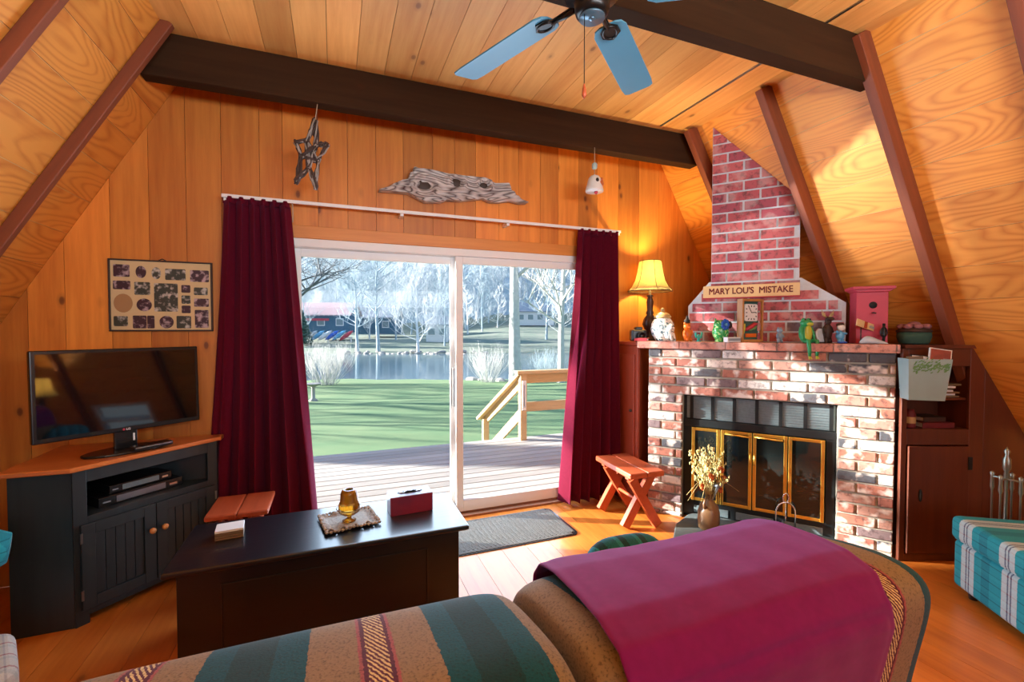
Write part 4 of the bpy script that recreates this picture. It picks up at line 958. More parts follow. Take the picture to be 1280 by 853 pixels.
text("MARY LOU'S  MISTAKE", 0.064, M['maroon'], sn, (-0.008, -0.0085, 0.0), (R(90), 0, 0), 0.001, 0.86)
# rose basket pot on the cabinet top
bq = lp_c(0.18, 0.13, 1.355)
bp = thing('lidded_basket', 'round dark lidded basket with pink roses on the cabinet top', 'basket', tuple(bq))
MB().lathe([(0.07, 0), (0.078, 0.01), (0.088, 0.045), (0.086, 0.075)], 24).build('bowl', M['evergreen'], bp)
MB().lathe([(0.09, 0.076), (0.09, 0.088), (0.06, 0.108), (0.02, 0.116)], 24).build('lid', M['brownf'], bp)
b = MB(); 
for k in range(8): b.ball((0.065 * math.cos(k * 0.785), 0.065 * math.sin(k * 0.785), 0.112), (0.026, 0.026, 0.018), 8, 6)
b.ball((0, 0, 0.125), (0.035, 0.035, 0.02)); b.build('rose', mat('dusty_rose', (0.34, 0.14, 0.16), 0.7), bp)

# ------------------------------------------------------------------ TV corner
tv = thing('tv_stand', 'dark painted corner television stand with orange wood top', 'tv stand', (0, 0, 0))
P1, P2, P3, P4, P5 = (-1.417, 2.787), (-1.178, 2.78), (-0.685, 3.262), (-0.685, 3.305), (-1.417, 3.305)
def seg2(p, q, t, n=0): 
    d = Vector((q[0] - p[0], q[1] - p[1])); L = d.length; d /= L; nn = Vector((d.y, -d.x))
    return Vector(p) + d * t + nn * n
fd = Vector((P3[0] - P2[0], P3[1] - P2[1])); FLn = fd.length; fang = math.degrees(math.atan2(fd.y, fd.x))
HT = 0.765
MF = Matrix.Translation((P2[0], P2[1], 0)) @ Matrix.Rotation(R(fang), 4, 'Z')      # x along the front, -y outwards
sp_ = MB().box(P1[0], P2[0] - 0.002, P1[1], P1[1] + 0.018, 0, HT).box(P3[0] - 0.018, P3[0], P3[1] + 0.004, P4[1], 0, HT)
sp_.box(P1[0], P1[0] + 0.018, P1[1] + 0.018, P5[1], 0, HT).box(P1[0] + 0.018, P3[0] - 0.02, P4[1] - 0.012, P4[1], 0, HT)
sp_.build('side_panel', M['darkpaint'], tv, bevel=0.002)
b = MB(); sw = 0.055
for bx_ in ((0, sw, 0, 0.02, 0, HT), (FLn - sw, FLn, 0, 0.02, 0, HT), (sw, FLn - sw, 0, 0.02, 0.70, HT), (sw, FLn - sw, 0, 0.02, 0.485, 0.53), (sw, FLn - sw, 0, 0.02, 0.04, 0.075)): b.box(*bx_, 0, MF)
b.build('face_frame', M['darkpaint'], tv, bevel=0.002)
MB().prism([(P1[0] + 0.02, P1[1] + 0.02), (P2[0] + 0.01, P2[1] + 0.03), (P3[0] - 0.03, P3[1] + 0.01), (P3[0] - 0.03, 3.29), (P1[0] + 0.02, 3.29)], 0.51, 0.528).build('shelf', M['darkpaint'], tv)
MB().prism([(P1[0] + 0.02, P1[1] + 0.02), (P2[0] + 0.01, P2[1] + 0.03), (P3[0] - 0.03, P3[1] + 0.01), (P3[0] - 0.03, 3.29), (P1[0] + 0.02, 3.29)], 0.055, 0.07).build('bottom_board', M['darkpaint'], tv)
top = [(P1[0] - 0.03, P1[1] - 0.03), (P2[0] + 0.008, P2[1] - 0.035), (P3[0] + 0.03, P3[1] - 0.015), (P3[0] + 0.03, 3.315), (P1[0] - 0.03, 3.315)]
MB().prism(top, HT + 0.0005, HT + 0.025).build('top', M['orange'], tv, bevel=0.006)
for k in range(2):
    w_ = (FLn - 2 * 0.02) / 2; x0 = 0.02 + k * w_ + 0.002; x1 = x0 + w_ - 0.004; z0, z1 = 0.078, 0.497; r_ = 0.055
    Md = MF @ T(0, -0.019, 0)
    b = MB()
    b.box(x0, x0 + r_, 0, 0.018, z0, z1, 0, Md); b.box(x1 - r_, x1, 0, 0.018, z0, z1, 0, Md); b.box(x0 + r_, x1 - r_, 0, 0.018, z0, z0 + r_, 0, Md); b.box(x0 + r_, x1 - r_, 0, 0.018, z1 - r_, z1, 0, Md)
    n_ = 5; pw = (x1 - x0 - 2 * r_) / n_
    for q in range(n_): b.box(x0 + r_ + q * pw + 0.0012, x0 + r_ + (q + 1) * pw - 0.0012, 0.008, 0.014, z0 + r_, z1 - r_, 0, Md)
    d_ = b.build('door', M['darkpaint'], tv, bevel=0.002)
    kx = x1 - 0.028 if k == 0 else x0 + 0.028
    MB().lathe([(0.006, 0), (0.006, 0.012), (0.015, 0.018), (0.016, 0.028), (0.008, 0.034), (0.001, 0.035)], 16, M=Md @ T(kx, 0, 0.36, rx=90)).build('knob', M['knob'], d_)
    hx = x0 - 0.006 if k == 0 else x1 - 0.004
    for hz in (0.13, 0.41):
        MB().box(hx, hx + 0.01, -0.004, 0.0, hz, hz + 0.05, 0, Md).build('hinge', M['steel'], d_)
# television
t_ = thing('television', 'flat black television standing on the corner stand', 'television', (-1.055, 3.045, HT + 0.026), 38)
t_tilt = T(0, 0, 0.10, rx=-2) @ T(0, 0, -0.10)
hw = 0.362
MB().box(-hw, hw, 0.0, 0.035, 0.105, 0.555, 0, t_tilt).build('bezel', M['blackp'], t_, bevel=0.006, seg=3)
MB().box(-hw + 0.018, hw - 0.018, -0.002, 0.001, 0.13, 0.537, 0, t_tilt).build('screen', M['screen'], t_)
MB().box(-0.05, 0.05, 0.006, 0.03, 0.012, 0.11).build('neck', M['blackp'], t_, bevel=0.004)
MB().prism(ell(0.19, 0.10, 28), 0.0, 0.012, 0, T(0, 0.0, 0)).build('stand_base', M['blackp'], t_, bevel=0.004)
MB().lathe([(0.006, 0), (0.006, 0.001)], 14, M=T(-0.012, -0.0005, 0.117, rx=90)).build('logo_dot', M['banner'], t_)
text('LG', 0.016, M['paper'], t_, (0.008, -0.0008, 0.117), (R(90), 0, 0), 0.0005)
MB().box(0.03, 0.038, 0.004, 0.007, 0.05, 0.09).build('sticker', M['paper'], t_)
rc = MB().box(-0.10, 0.10, -0.024, 0.024, 0, 0.022, 0); 
rm = thing('remote_box', 'slim black media box with silver edge before the television', 'media box', (-0.93, 2.955 + 0.095, HT + 0.038), 40)
# rests on the tv base edge
rm.location = (-0.935, 3.03, HT + 0.0385)
MB().box(-0.095, 0.085, -0.03, 0.03, 0, 0.022).build('case', M['blackp'], rm, bevel=0.004)
MB().box(-0.09, 0.08, -0.0315, -0.03, 0.012, 0.017).build('silver_edge', M['chrome'], rm)
def deck_box(name, label, x, y, z, w2, d2, h, face):
    t = thing(name, label, 'media player', tuple(MF @ Vector((x, y, z))), fang)
    MB().box(-w2, w2, -d2, d2, 0, h).build('case', M['blackp'], t, bevel=0.003)
    MB().box(-w2 * 0.62, w2 * 0.55, -d2 - 0.002, -d2, h * 0.2, h * 0.85).build('front_plate', face, t)
    MB().box(w2 * 0.65, w2 * 0.85, -d2 - 0.003, -d2, h * 0.35, h * 0.6).box(-w2 * 0.92, -w2 * 0.75, -d2 - 0.003, -d2, h * 0.4, h * 0.55).build('button', M['chrome'], t)
    return t
deck_box('disc_player', 'black disc player with silver front on the stand shelf, lower of two', 0.33, 0.19, 0.5285, 0.20, 0.12, 0.05, M['steel'])
deck_box('disc_player', 'slim black player stacked on the silver fronted disc player', 0.34, 0.20, 0.579, 0.15, 0.10, 0.042, M['vent'])
# photo collage
pf = thing('photo_collage', 'dark framed collage of small family photos on the pine wall', 'picture frame', (-0.977, YB - 0.0005, 1.652)); pf.rotation_euler = (0, R(-1.2) * 0, 0)
Wp, Hp = 0.262, 0.215; b = MB()
for bx_ in ((-Wp, Wp, -0.022, 0, Hp - 0.009, Hp), (-Wp, Wp, -0.022, 0, -Hp, -Hp + 0.009), (-Wp, -Wp + 0.009, -0.022, 0, -Hp + 0.009, Hp - 0.009), (Wp - 0.009, Wp, -0.022, 0, -Hp + 0.009, Hp - 0.009)): b.box(*bx_)
b.build('frame', M['brownf'], pf, bevel=0.002)
MB().box(-Wp + 0.009, Wp - 0.009, -0.012, 0, -Hp + 0.009, Hp - 0.009).build('cream_mat', M['matte'], pf)
def uvp(u, v): return (-Wp + 2 * Wp * u, Hp - 2 * Hp * v)
PH = [('r', .12, .16, .15, .17, 0), ('e', .30, .17, .10, .17, 0), ('e', .445, .18, .09, .17, 1), ('r', .63, .19, .20, .16, 1), ('r', .87, .20, .19, .17, 0), ('r', .12, .36, .16, .12, 0), ('r', .31, .40, .15, .18, 1), ('r', .535, .52, .23, .40, 1), ('r', .73, .39, .09, .11, 0), ('r', .88, .42, .14, .11, 1), ('e', .13, .61, .175, .26, 2), ('e', .325, .63, .145, .18, 0), ('r', .73, .545, .09, .12, 1), ('r', .73, .685, .09, .11, 0), ('r', .885, .585, .15, .12, 0), ('r', .105, .86, .13, .14, 1), ('r', .28, .87, .13, .18, 0), ('r', .385, .87, .07, .18, 0), ('e', .535, .87, .14, .18, 0), ('r', .705, .87, .145, .18, 1), ('r', .885, .82, .14, .26, 0)]
for kind, u, v, w_, h_, mi in PH:
    cxp, czp = uvp(u, v); m_ = (M['photo'], M['photog'], M['photob'])[mi]
    poly = rrect(w_ * 2 * Wp, h_ * 2 * Hp, 0.006, 3, cxp, czp) if kind == 'r' else ell(w_ * Wp, h_ * Hp, 22, cxp, czp)
    MB().prism(poly, 0.0122, 0.0132, 0, XZ).build('photo', m_, pf)
MB().tube([(-0.02, -0.004, Hp), (0, -0.004, Hp + 0.012), (0.02, -0.004, Hp)], 0.003, 6).build('hanger', M['iron'], pf)

# ------------------------------------------------------------------ curtains and rod
def curtain(name, label, top0, top1, bot0, bot1, folds, seed, tuck=0.0, z0=0.03, z1=2.245, y0=3.285, open_=0.0):
    r_ = random.Random(seed); ph = [r_.uniform(0, 6.28) for _ in range(4)]
    def fn(u, v):
        z = z1 + (z0 - z1) * v; a = lerp(top0, bot0, v ** 1.1); c = lerp(top1, bot1, v)
        uu = u + 0.018 * math.sin(7 * u + ph[0] + v * 1.5)
        x = a + (c - a) * u + 0.006 * math.sin(2 * math.pi * folds * uu * 2 + ph[3])
        tk = tuck * max(0.0, 1 - u / 0.5) * min(1, v * 2); amp = (0.030 + 0.034 * v) * (1 - 0.8 * tk)
        y = y0 + amp * math.sin(2 * math.pi * folds * uu + ph[1] + 0.5 * math.sin(v * 2 + ph[2])) + 0.008 * math.sin(2 * math.pi * folds * 2.3 * u + v * 2) * v
        y += 0.062 * tk
        return (x, min(y, YB - 0.008), z)
    t = thing(name, label, 'curtain', (0, 0, 0), 0, 'curtains at the sliding door')
    MB().grid(fn, 160, 36).build('panel', M['curtain'], t, solid=0.004)
    MB().grid(lambda u, v: (lerp(top0, top1, u), y0 - 0.004 + 0.018 * math.sin(2 * math.pi * folds * u + ph[1]), z1 - 0.015 + 0.04 * v), 100, 2).build('heading_tape', M['curtain'], t, solid=0.005)
    return t
curtain('curtain', 'burgundy curtain left of the glass door, flaring wide at the floor', -0.635, -0.265, -0.80, -0.105, 6, 4, 1.0)
curtain('curtain', 'burgundy curtain right of the glass door, hanging beside the lamp cabinet', 1.865, 2.235, 1.72, 2.245, 5.5, 9)
cr = thing('curtain_rod', 'thin white curtain rod spanning above the glass door', 'curtain rod', (0, 0, 0))
MB().box(-0.64, 2.265, 3.27, 3.285, 2.262, 2.284).build('rod', M['white'], cr, bevel=0.003)
for x_ in (-0.62, 0.45, 1.25, 2.25): MB().box(x_ - 0.012, x_ + 0.012, 3.286, YB - 0.0005, 2.245, 2.275).build('bracket', M['white'], cr, bevel=0.003)
MB().tube([(-0.245, 3.27, 2.262), (-0.243, 3.272, 2.2), (-0.245, 3.272, 2.14)], 0.004, 6).build('draw_cord', M['string'], cr)

# ------------------------------------------------------------------ wall and beam ornaments
b = MB(); rnd = random.Random(8)
TOPL = [(-0.56, -0.075), (-0.50, -0.045), (-0.43, 0.0), (-0.36, 0.03), (-0.35, 0.075), (-0.325, 0.08), (-0.32, 0.12), (-0.22, 0.115), (-0.10, 0.105), (0.05, 0.10), (0.20, 0.10), (0.27, 0.09), (0.29, 0.07), (0.41, 0.085), (0.42, 0.05), (0.45, 0.02), (0.50, -0.02), (0.56, -0.045)]
BOTL = [(-0.56, -0.08), (-0.47, -0.075), (-0.36, -0.075), (-0.30, -0.10), (-0.24, -0.125), (-0.12, -0.115), (-0.08, -0.095), (0.03, -0.09), (0.10, -0.075), (0.20, -0.055), (0.26, -0.075), (0.33, -0.07), (0.42, -0.05), (0.50, -0.06), (0.56, -0.055)]
def itp(L_, x_):
    for (a0, b0), (a1, b1) in zip(L_, L_[1:]):
        if a0 <= x_ <= a1: return b0 + (b1 - b0) * (x_ - a0) / (a1 - a0)
    return L_[-1][1]
KN = ((-0.25, -0.01, 0.055), (-0.01, 0.035, 0.042), (0.20, 0.04, 0.036))
def dwz(x_, t_):
    z_ = lerp(itp(BOTL, x_), itp(TOPL, x_), t_)
    y_ = -0.018 - 0.03 * math.sin(math.pi * t_) ** 0.5
    dist = min(math.hypot((x_ - k0) * 0.8, z_ - k1) / k2 for k0, k1, k2 in KN)
    y_ -= 0.022 * math.exp(-((dist - 1.25) / 0.35) ** 2) ; y_ += 0.045 * max(0, 1 - dist)
    fl = z_ + 0.03 * math.sin(x_ * 9) + 0.05 * noise.noise(Vector((x_ * 5, z_ * 9, 1)))
    y_ += 0.009 * math.sin(fl * 150) + 0.006 * noise.noise(Vector((x_ * 18, z_ * 70, 3)))
    return (x_, min(y_, 0.02), z_)
b.grid(lambda u, v: dwz(-0.56 + 1.12 * u, v), 150, 46)
b.grid(lambda u, v: (-0.56 + 1.12 * u, 0.03, lerp(itp(BOTL, -0.56 + 1.12 * u), itp(TOPL, -0.56 + 1.12 * u), v)), 150, 1)
for L_, t_ in ((TOPL, 1.0), (BOTL, 0.0)):
    b.grid(lambda u, v: Vector(dwz(-0.56 + 1.12 * u, t_)).lerp(Vector((-0.56 + 1.12 * u, 0.03, itp(L_, -0.56 + 1.12 * u))), v), 150, 1)
dw = thing('driftwood_plaque', 'weathered grey driftwood plank with knot holes above the door', 'driftwood', (0.86, YB - 0.048, 2.495))
b.build('plank', M['driftwood'], dw)
for k0, k1, k2 in KN:
    MB().ball((k0, -0.022, k1), (k2 * 0.95, 0.012, k2 * 0.8)).build('knot_hole', M['brownf'], dw)
st_ = thing('twig_star', 'twig star hanging from the beam on a string, left of the driftwood', 'ornament', (-0.122, 2.985, 2.50)); st_.rotation_euler = (0, R(8), R(18))
rnd = random.Random(12); b = MB(); bp_ = MB()
tips = [(0, 0.20), (0.085, 0.085), (0.055, -0.20), (-0.055, -0.20), (-0.085, 0.03)]
inn = [(0.025, 0.06), (0.045, -0.03), (0.0, -0.09), (-0.045, -0.04), (-0.028, 0.06)]
for rep in range(9):
    for k in range(5):
        for p_, q_ in ((inn[k - 1], tips[k]), (tips[k], inn[k]), (inn[k], inn[(k + 2) % 5])):
            j = lambda: rnd.uniform(-0.013, 0.013)
            (b if rnd.random() < 0.7 else bp_).tube([(p_[0] + j(), j(), p_[1] + j()), ((p_[0] + q_[0]) / 2 + j(), j() * 1.5, (p_[1] + q_[1]) / 2 + j()), (q_[0] + j(), j(), q_[1] + j())], 0.0052, 5)
b.build('dark_twigs', M['twig'], st_); bp_.build('pale_twigs', M['palewood'], st_)
MB().tube([(0, 0, 0.19), (0.0, 0, 0.30)], 0.003, 5).build('string', M['string'], st_)
bl = thing('ceramic_bell', 'small white painted ceramic bell hanging from the beam by the lamp', 'bell', (1.828, 2.985, 2.50), 20)
MB().lathe([(0.066, -0.02), (0.068, -0.008), (0.058, 0.03), (0.047, 0.075), (0.034, 0.095), (0.010, 0.104), (0.005, 0.11)], 22).build('bell_body', M['ceramic'], bl)
MB().ball((0.02, -0.05, 0.035), (0.024, 0.012, 0.022)).ball((0.035, -0.04, 0.07), (0.012, 0.012, 0.016)).build('orange_patch', mat('terracotta_paint', (0.60, 0.16, 0.06), 0.5), bl)
MB().ball((-0.022, -0.045, 0.055), (0.014, 0.010, 0.016)).build('dark_patch', M['black'], bl)
MB().ball((0, -0.015, -0.026), 0.014).build('clapper', M['signr'], bl)
MB().lathe([(0.016, 0.15), (0.02, 0.158), (0.02, 0.185), (0.012, 0.195)], 14).build('bead', mat('pale_bead', (0.45, 0.62, 0.62), 0.4), bl)
MB().tube([(0, 0, 0.10), (0, 0, 0.31)], 0.003, 5).build('string', M['string'], bl)

# ------------------------------------------------------------------ ceiling fan
fn_ = thing('ceiling_fan', 'ceiling fan with blue grey blades and dark bronze hub', 'ceiling fan', (0.835, 1.385, 2.60))
MB().lathe([(0.042, -0.075), (0.055, -0.068), (0.06, -0.05), (0.062, -0.02), (0.095, -0.005), (0.11, 0.03), (0.10, 0.085), (0.06, 0.11), (0.03, 0.12), (0.014, 0.13), (0.014, 0.37), (0.05, 0.38), (0.065, 0.44), (0.065, 0.449)], 28).build('motor_housing', M['bronze'], fn_)
MB().lathe([(0.044, -0.082), (0.044, -0.076)], 28).ball((0, 0, -0.083), (0.012, 0.012, 0.006)).build('bottom_cap', mat('blue_grey_cap', (0.10, 0.18, 0.24), 0.3, 0.5), fn_)
for k in range(5):
    a = 112.5 + 72 * k
    Mb = T(0, 0, 0, rz=a) @ T(0, 0, 0, rx=-10)
    poly = [(0.19, -0.052), (0.22, -0.064), (0.655, -0.070), (0.70, -0.066), (0.712, -0.05), (0.712, 0.05), (0.70, 0.066), (0.655, 0.070), (0.22, 0.064), (0.19, 0.052), (0.178, 0.03), (0.178, -0.03)]
    bl_ = MB().prism(poly, -0.003, 0.004, 0, Mb).build('blade', M['bluefan'], fn_, bevel=0.002)
    b = MB(); b.prism([(0.08, -0.012), (0.17, -0.01), (0.20, -0.034), (0.235, -0.036), (0.265, 0.0), (0.235, 0.036), (0.20, 0.034), (0.17, 0.01), (0.08, 0.012)], -0.009, -0.0035, 0, Mb)
    b.tube([(0.215 + 0.036 * math.cos(R(q)), 0.026 * math.sin(R(q)), -0.010) for q in range(0, 361, 24)], 0.005, 6, 0, Mb)
    b.tube([(0.07, 0, -0.012), (0.12, 0, -0.016), (0.185, 0, -0.010)], [0.012, 0.009, 0.007], 8, 0, Mb)
    b.build('blade_bracket', M['bronze'], bl_)
pc = MB().tube([(-0.035, -0.01, -0.06), (-0.035, -0.01, -0.32)], 0.0016, 5).build('pull_chain', M['bronze'], fn_)
MB().lathe([(0.002, -0.365), (0.008, -0.355), (0.007, -0.335), (0.002, -0.315)], 10, M=T(-0.035, -0.01, 0)).build('chain_knob', M['redwood'], pc)

# ------------------------------------------------------------------ chest and the things on it
cs_ = thing('blanket_chest', 'long dark stained blanket chest behind the sofa', 'chest', (-0.02, 2.445, 0))
MB().box(-0.60, 0.60, -0.215, 0.235, 0.0, 0.435).build('body', M['chest'], cs_, bevel=0.004)
MB().box(-0.645, 0.645, -0.255, 0.255, 0.437, 0.462).build('lid', M['chest'], cs_, bevel=0.010, seg=3)
b = MB(); b.box(-0.44, 0.44, -0.222, -0.2155, 0.36, 0.366); b.box(-0.44, 0.44, -0.222, -0.2155, 0.06, 0.066); b.box(-0.44, -0.434, -0.222, -0.2155, 0.066, 0.36); b.box(0.434, 0.44, -0.222, -0.2155, 0.066, 0.36)
b.build('front_moulding', M['chest'], cs_, bevel=0.002)
ZT = 0.4625
cdx = thing('card_box', 'small stack of white and brown coasters on the chest corner', 'coaster stack', (-0.475, 2.50, ZT), 6)
for k in range(4): MB().box(-0.058, 0.058, -0.05, 0.05, k * 0.0115, k * 0.0115 + 0.0105).build('coaster', M['kraft'] if k < 3 else M['paper'], cdx, bevel=0.002)
dl = thing('lace_doily', 'square crochet doily with curled edges under the amber lamp', 'doily', (0.06, 2.46, ZT), 10)
def dly(u, v):
    x_, y_ = (u - 0.5) * 0.24, (v - 0.5) * 0.22; e = max(abs(u - 0.5), abs(v - 0.5)) * 2
    return (x_, y_, 0.003 + (0.012 * max(0, e - 0.8) / 0.2 * (1 + math.sin(u * 26) * math.cos(v * 26))))
MB().grid(dly, 40, 40).build('cloth', M['lace'], dl, solid=0.003)
b = MB(); rnd = random.Random(4)
for k in range(56):
    t4 = k / 56 * 4; s_ = int(t4); q = t4 - s_; x_, y_ = ((q - .5, -.5), (.5, q - .5), (.5 - q, .5), (-.5, .5 - q))[s_]
    b.ball((x_ * 0.25, y_ * 0.23, 0.010 + rnd.uniform(0, 0.008)), (0.010, 0.010, 0.007), 6, 5)
b.build('lace_edge', M['lace'], dl)
fl_ = thing('fairy_lamp', 'ribbed amber glass fairy lamp standing on the doily', 'candle lamp', (0.062, 2.455, ZT + 0.0055))
def ribbed(prof, n=48, amp=0.05):
    vs_ = []; fs = []
    for r_, z_ in prof:
        for k in range(n):
            a = 2 * math.pi * k / n; rr = r_ * (1 + (amp if k % 2 else -amp * 0.3)); vs_.append((rr * math.cos(a), rr * math.sin(a), z_))
    for j in range(len(prof) - 1):
        for k in range(n): a_, b_ = j * n + k, j * n + (k + 1) % n; fs.append((a_, b_, b_ + n, a_ + n))
    return MB().add(vs_, fs, 0, True)
M['amberg'] = mat('amber_glass', (0.60, 0.24, 0.012), 0.12, 0, 0.15, 30, spec=0.8)
M['amberg'].node_tree.nodes['Principled BSDF'].inputs['Transmission Weight'].default_value = 0.55
MB().lathe([(0.032, 0), (0.034, 0.004), (0.012, 0.014), (0.010, 0.024), (0.03, 0.034)], 24).build('foot', M['amberg'], fl_)
ribbed([(0.028, 0.033), (0.046, 0.045), (0.052, 0.06), (0.062, 0.068), (0.060, 0.07), (0.045, 0.062)]).build('saucer', M['amberg'], fl_)
ribbed([(0.050, 0.068), (0.050, 0.085), (0.042, 0.105), (0.040, 0.14), (0.034, 0.158), (0.022, 0.163), (0.018, 0.16)]).build('dome', M['amberg'], fl_)
tb = thing('tissue_box', 'red and purple printed tissue box on the chest', 'tissue box', (0.375, 2.50, ZT), 3)
MB().box(-0.113, 0.113, -0.058, 0.058, 0, 0.098).build('carton', M['tissue'], tb, bevel=0.002)
tt = MB().box(-0.112, 0.112, -0.057, 0.057, 0.0982, 0.0995).build('top_panel', M['tissuetop'], tb)
MB().prism(ell(0.068, 0.020, 22), 0.0996, 0.1005).build('slot', M['black'], tt)
MB().grid(lambda u, v: (-0.058 + 0.116 * u, -0.013 + 0.026 * v, 0.1006 + 0.010 * math.sin(math.pi * u) * (1 - v) + 0.003 * math.sin(u * 22)), 24, 4).build('tissue', M['paper'], tt, solid=0.001)

# ------------------------------------------------------------------ benches
bn = thing('wooden_bench', 'small orange wood stool behind the chest, by the left curtain', 'stool', (-0.515, 3.04, 0), 0)
for k in range(2): MB().box(-0.155 + k * 0.157, -0.001 + k * 0.157, -0.165, 0.165, 0.40, 0.43).build('seat_board', M['redwood'], bn, bevel=0.008)
for sy in (-1, 1):
    for sg in (-1, 1):
        slat((-0.12 * sg, sy * 0.115 + sg * 0.02, 0.02), (0.10 * sg, sy * 0.115 + sg * 0.02, 0.385), 0.036, 0.055).build('leg', M['redwood'], bn)
xb = thing('cross_leg_bench', 'red wood stool with crossed legs beside the right curtain', 'stool', (2.075, 2.885, 0), -3)
for k in range(2): MB().box(-0.142 + k * 0.146, -0.004 + k * 0.146, -0.25, 0.25, 0.392, 0.432).build('seat_board', M['redwood'], xb, bevel=0.008)
for sy in (-1, 1):
    for sg in (-1, 1):
        slat((-0.125 * sg, sy * 0.17 + sg * 0.021, 0.018), (0.095 * sg, sy * 0.17 + sg * 0.021, 0.375), 0.04, 0.062).build('leg', M['redwood'], xb)
    MB().box(-0.12, 0.12, sy * 0.17 - 0.02, sy * 0.17 + 0.02, 0.37, 0.391).build('cleat', M['redwood'], xb)
MB().tube([(0, -0.17, 0.19), (0, 0.17, 0.19)], 0.012).build('stretcher', M['redwood'], xb)
# door mat
rg = thing('door_mat', 'grey ribbed mat on the floor inside the glass door', 'mat', (1.10, 3.035, 0.0))
MB().prism(rrect(1.0, 0.50, 0.05, 5), 0.0, 0.006).build('backing', M['blackp'], rg)
b = MB()
for k in range(33):
    y_ = -0.235 + k * 0.0147; ins_ = 0.02 + (0.03 if abs(y_) > 0.22 else 0)
    pts_ = [(-0.5 + ins_ + (1 - 2 * ins_) * q / 60, y_ + (0.0035 if q % 2 else -0.0035), 0.008) for q in range(61)]
    b.tube(pts_, 0.0045, 5)
b.build('ribbing', M['rug'], rg)

# ------------------------------------------------------------------ sofa seen from behind
so_ = thing('loveseat', 'plaid wool loveseat seen from behind in the foreground', 'sofa', (0, 0, 0))
prof = [(0.60, 0.52), (0.585, 0.66), (0.558, 0.80), (0.545, 0.875), (0.548, 0.915), (0.575, 0.945), (0.64, 0.953), (0.72, 0.942), (0.84, 0.922), (0.92, 0.897), (0.965, 0.85), (0.985, 0.76), (0.985, 0.62), (0.965, 0.47), (0.90, 0.45), (0.72, 0.47)]
cyc, czc = 0.77, 0.70
def backcush(x0, x1, dz):
    rings = []; r_ = 0.085
    xs = [(0, 0.87), (0.010, 0.925), (0.03, 0.968), (0.055, 0.99), (0.09, 1.0)]
    seq = [(x0 + a, s_) for a, s_ in xs] + [(lerp(x0 + 0.09, x1 - 0.09, q / 10), 1.0 + 0.008 * math.sin(math.pi * q / 10)) for q in range(1, 10)] + [(x1 - a, s_) for a, s_ in reversed(xs)]
    for x_, s_ in seq: rings.append([(x_, cyc + (y_ - cyc) * s_, czc + (z_ - czc) * s_ + dz) for y_, z_ in prof])
    return MB().loft(rings)
c1 = backcush(-0.455, 0.345, -0.005).build('back_cushion', M['plaid'], so_, sub=2)
c2 = backcush(0.36, 1.185, 0.0).build('back_cushion', M['plaidr'], so_, sub=2)
MB().box(-0.62, 1.30, 0.64, 1.50, 0.06, 0.28).box(-0.46, 1.15, 0.63, 0.70, 0.28, 0.60).build('base', M['plaid'], so_, bevel=0.03, seg=3)
for x0, x1 in ((-0.45, 0.345), (0.352, 1.145)): MB().box(x0, x1, 0.80, 1.54, 0.285, 0.445).build('seat_cushion', M['plaid'], so_, bevel=0.05, seg=4)
for x0, x1 in ((-0.64, -0.465), (1.195, 1.35)): MB().box(x0, x1, 0.74, 1.50, 0.285, 0.50).build('arm', M['plaid'], so_, bevel=0.06, seg=4)
for x_ in (-0.55, 1.22):
    for y_ in (0.72, 1.42): MB().lathe([(0.02, 0), (0.03, 0.06)], 12).build('foot', M['brownf'], so_, loc=(x_, y_, 0))
# purple throw draped over the right back cushion
def thr(u, v):
    # v runs from the front edge over the top and down the rear; u from left to right
    pr = [(0.995, 0.74), (0.985, 0.80), (0.972, 0.855), (0.925, 0.905), (0.84, 0.932), (0.72, 0.952), (0.64, 0.964), (0.57, 0.957), (0.535, 0.92), (0.533, 0.875), (0.553, 0.80), (0.592, 0.66), (0.605, 0.55), (0.60, 0.45)]
    t_ = v * (len(pr) - 1); i_ = min(int(t_), len(pr) - 2); f = t_ - i_
    y_ = pr[i_][0] + (pr[i_ + 1][0] - pr[i_][0]) * f; z_ = pr[i_][1] + (pr[i_ + 1][1] - pr[i_][1]) * f
    left = lerp(0.43, 0.395, v * 1.3) + 0.012 * math.sin(v * 9); rk_ = [(0, 1.13), (0.25, 1.10), (0.45, 1.03), (0.6, 0.985), (0.75, 1.0), (1.0, 1.07)]
    for (v0, r0), (v1, r1) in zip(rk_, rk_[1:]):
        if v0 <= v <= v1: right = lerp(r0, r1, (v - v0) / (v1 - v0))
    x_ = left + (right - left) * u
    nrm = 0.0035 * math.sin(u * 6 + v * 7) + 0.0008 * math.sin(u * 37 - v * 11)
    if u < 0.04 or u > 0.96: nrm -= 0.002
    return (x_, y_ + (0.006 + nrm) * (1 if y_ > 0.8 else -1) * (1 if (z_ < 0.9) else 0), z_ + (0.010 + nrm) * (1 if z_ > 0.85 else 0))
tw = MB().grid(thr, 60, 78).build('throw_blanket', M['throw'], solid=0.008, sub=1)
tag(tw, 'magenta fleece throw draped over the right back cushion of the loveseat', 'throw')
# teal pillow on the seat in front
pw_ = MB(); 
def pil(u, v):
    a, e = 2 * math.pi * u, math.pi * (v - 0.5)
    sp = lambda w__, p_: math.copysign(abs(w__) ** p_, w__)
    return (0.19 * sp(math.cos(e), 0.8) * sp(math.cos(a), 0.6), 0.075 * sp(math.sin(e), 1.0) , 0.165 * sp(math.cos(e), 0.8) * sp(math.sin(a), 0.6))
pw_.grid(pil, 40, 20); o = pw_.build('throw_pillow', M['teal'], loc=(0.905, 1.235, 0.595), rot=(R(-20), R(8), R(12))); tag(o, 'teal striped pillow peeking out before the magenta throw', 'pillow')

# ------------------------------------------------------------------ armchair and ottomans
ot = thing('plaid_ottoman', 'light teal plaid ottoman with white bands at the right edge', 'ottoman', (3.163, 1.425, 0), -34)
